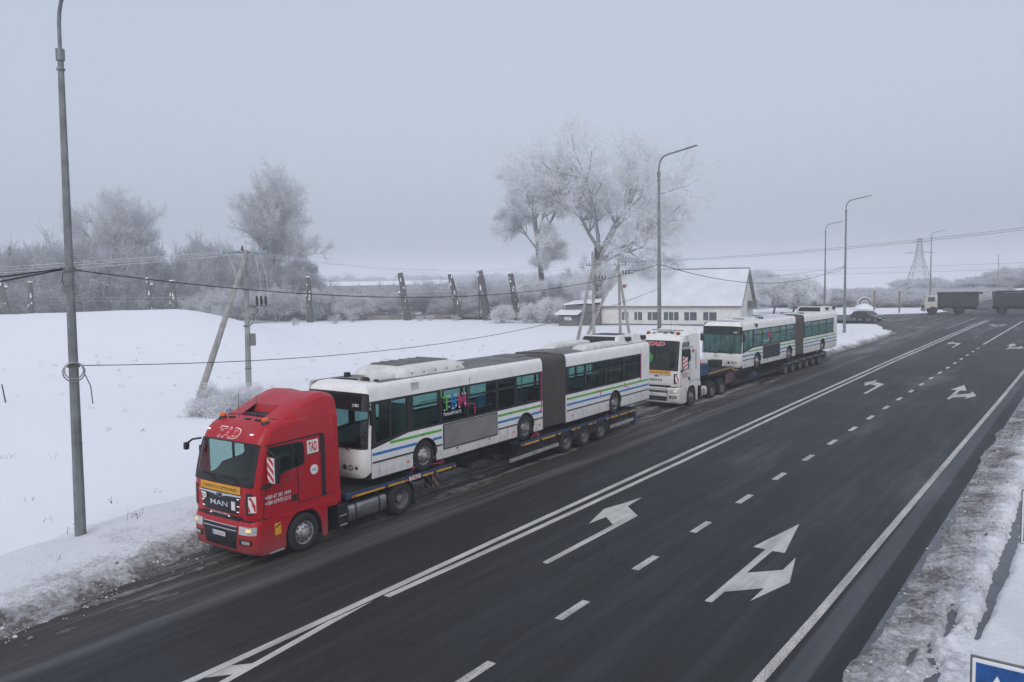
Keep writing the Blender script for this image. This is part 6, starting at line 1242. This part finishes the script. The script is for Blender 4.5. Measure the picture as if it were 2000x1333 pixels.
for q, D, z, h, dx, fork, lab in ST:
    p = at(q, D); p.z = z; t = thing('topped_trunk', lab, 'tree trunk', p, 0, 'topped trunks along the field'); u = Vector((math.cos(cy_), math.sin(cy_), 0)); r0 = rs.uniform(.42, .62)*(1.25 if q in (342, 607, 953) or q < 100 else 1.05)
    f = lambda s, o=0.: tuple(u*(dx*s+o)+Vector((0, 0, h*s)))
    MB().tube([f(0), f(.2, .05), f(.45, -.04), f(.7, .05), f(.9), f(1)], [r0*1.15, r0, r0*.95, r0*.85, r0*.8, r0*.74], 10).build('trunk', 'bark', t, 60)
    MB().tube([f(1), f(1.02)], [r0*.74, r0*.5], 10).build('snow_cap', 'snowcap', t)
    for _ in range(rs.randint(4, 7)):
        s = rs.uniform(.25, .95); a = Vector(f(s)); side_ = rs.choice((-1, 1)); k = u*side_*r0*rs.uniform(.1, .6)+Vector((F.x, F.y, 0))*-r0*.72; MB().tube([a+k, a+k+Vector((0, 0, rs.uniform(.2, .9)))], [.15, .05], 5).build('snow_streak', 'snowcap', t)
    if fork: s = .62 if q > 400 else .9; a = Vector(f(s-.15)); MB().tube([a, a+u*(-.75 if q > 400 else .7)+Vector((0, 0, 1.0))], [r0*.7, r0*.55], 8).build('stub', 'bark', t); MB().tube([a+u*(-.75 if q > 400 else .7)+Vector((0, 0, 1.0)), a+u*(-.8 if q > 400 else .75)+Vector((0, 0, 1.25))], [r0*.6, r0*.3], 7).build('snow_cap', 'snowcap', t)
# dry weeds poking through the snow
rng = np.random.default_rng(77); n = 230; X = rng.uniform(-75, -20.5, n); Y = rng.uniform(8, 75, n); ok = (X < -26) | (rng.random(n) < .6); X, Y = X[ok], Y[ok]; P_ = []; 
for x, y in zip(X, Y):
    k = rng.integers(3, 10); zz = gz((x, y)) if x < -26 else .12; P_ += [(x+rng.normal()*.12, y+rng.normal()*.12, zz) for _ in range(k)]
for _ in range(16): P_.append((-22.9+rng.normal()*.22, 10.2+rng.normal()*.22, .1))
P_ = np.array(P_); D_ = np.stack([rng.normal(size=len(P_))*.6, rng.normal(size=len(P_))*.6, np.ones(len(P_))], 1); D_ /= np.linalg.norm(D_, axis=1, keepdims=True)
o = obj('dry_weeds', fast_mesh('dry_weeds', *twig_arrays(P_, D_, rng.uniform(.08, .30, len(P_)), np.full(len(P_), .016), rng, .3), 'weed')); kind(o, 'stuff'); o['label'] = 'dry weed stalks poking through the snow'; o['category'] = 'weeds'

# ---------------------------------------------------------------- haze
hz = MB().box(-1520, 1520, -620, 2220, -1.9, 34).build('haze', 'snow', None, 0)
hm = bpy.data.materials.new('haze'); hm.use_nodes = True; n = hm.node_tree.nodes; n.remove(n['Principled BSDF'])
pv = n.new('ShaderNodeVolumePrincipled'); pv.inputs['Density'].default_value = .0013; pv.inputs['Color'].default_value = (.86, .885, .925, 1); pv.inputs['Anisotropy'].default_value = .0
hm.node_tree.links.new(pv.outputs[0], n['Material Output'].inputs['Volume'])
hz.data.materials.clear(); hz.data.materials.append(hm); kind(hz, 'stuff')
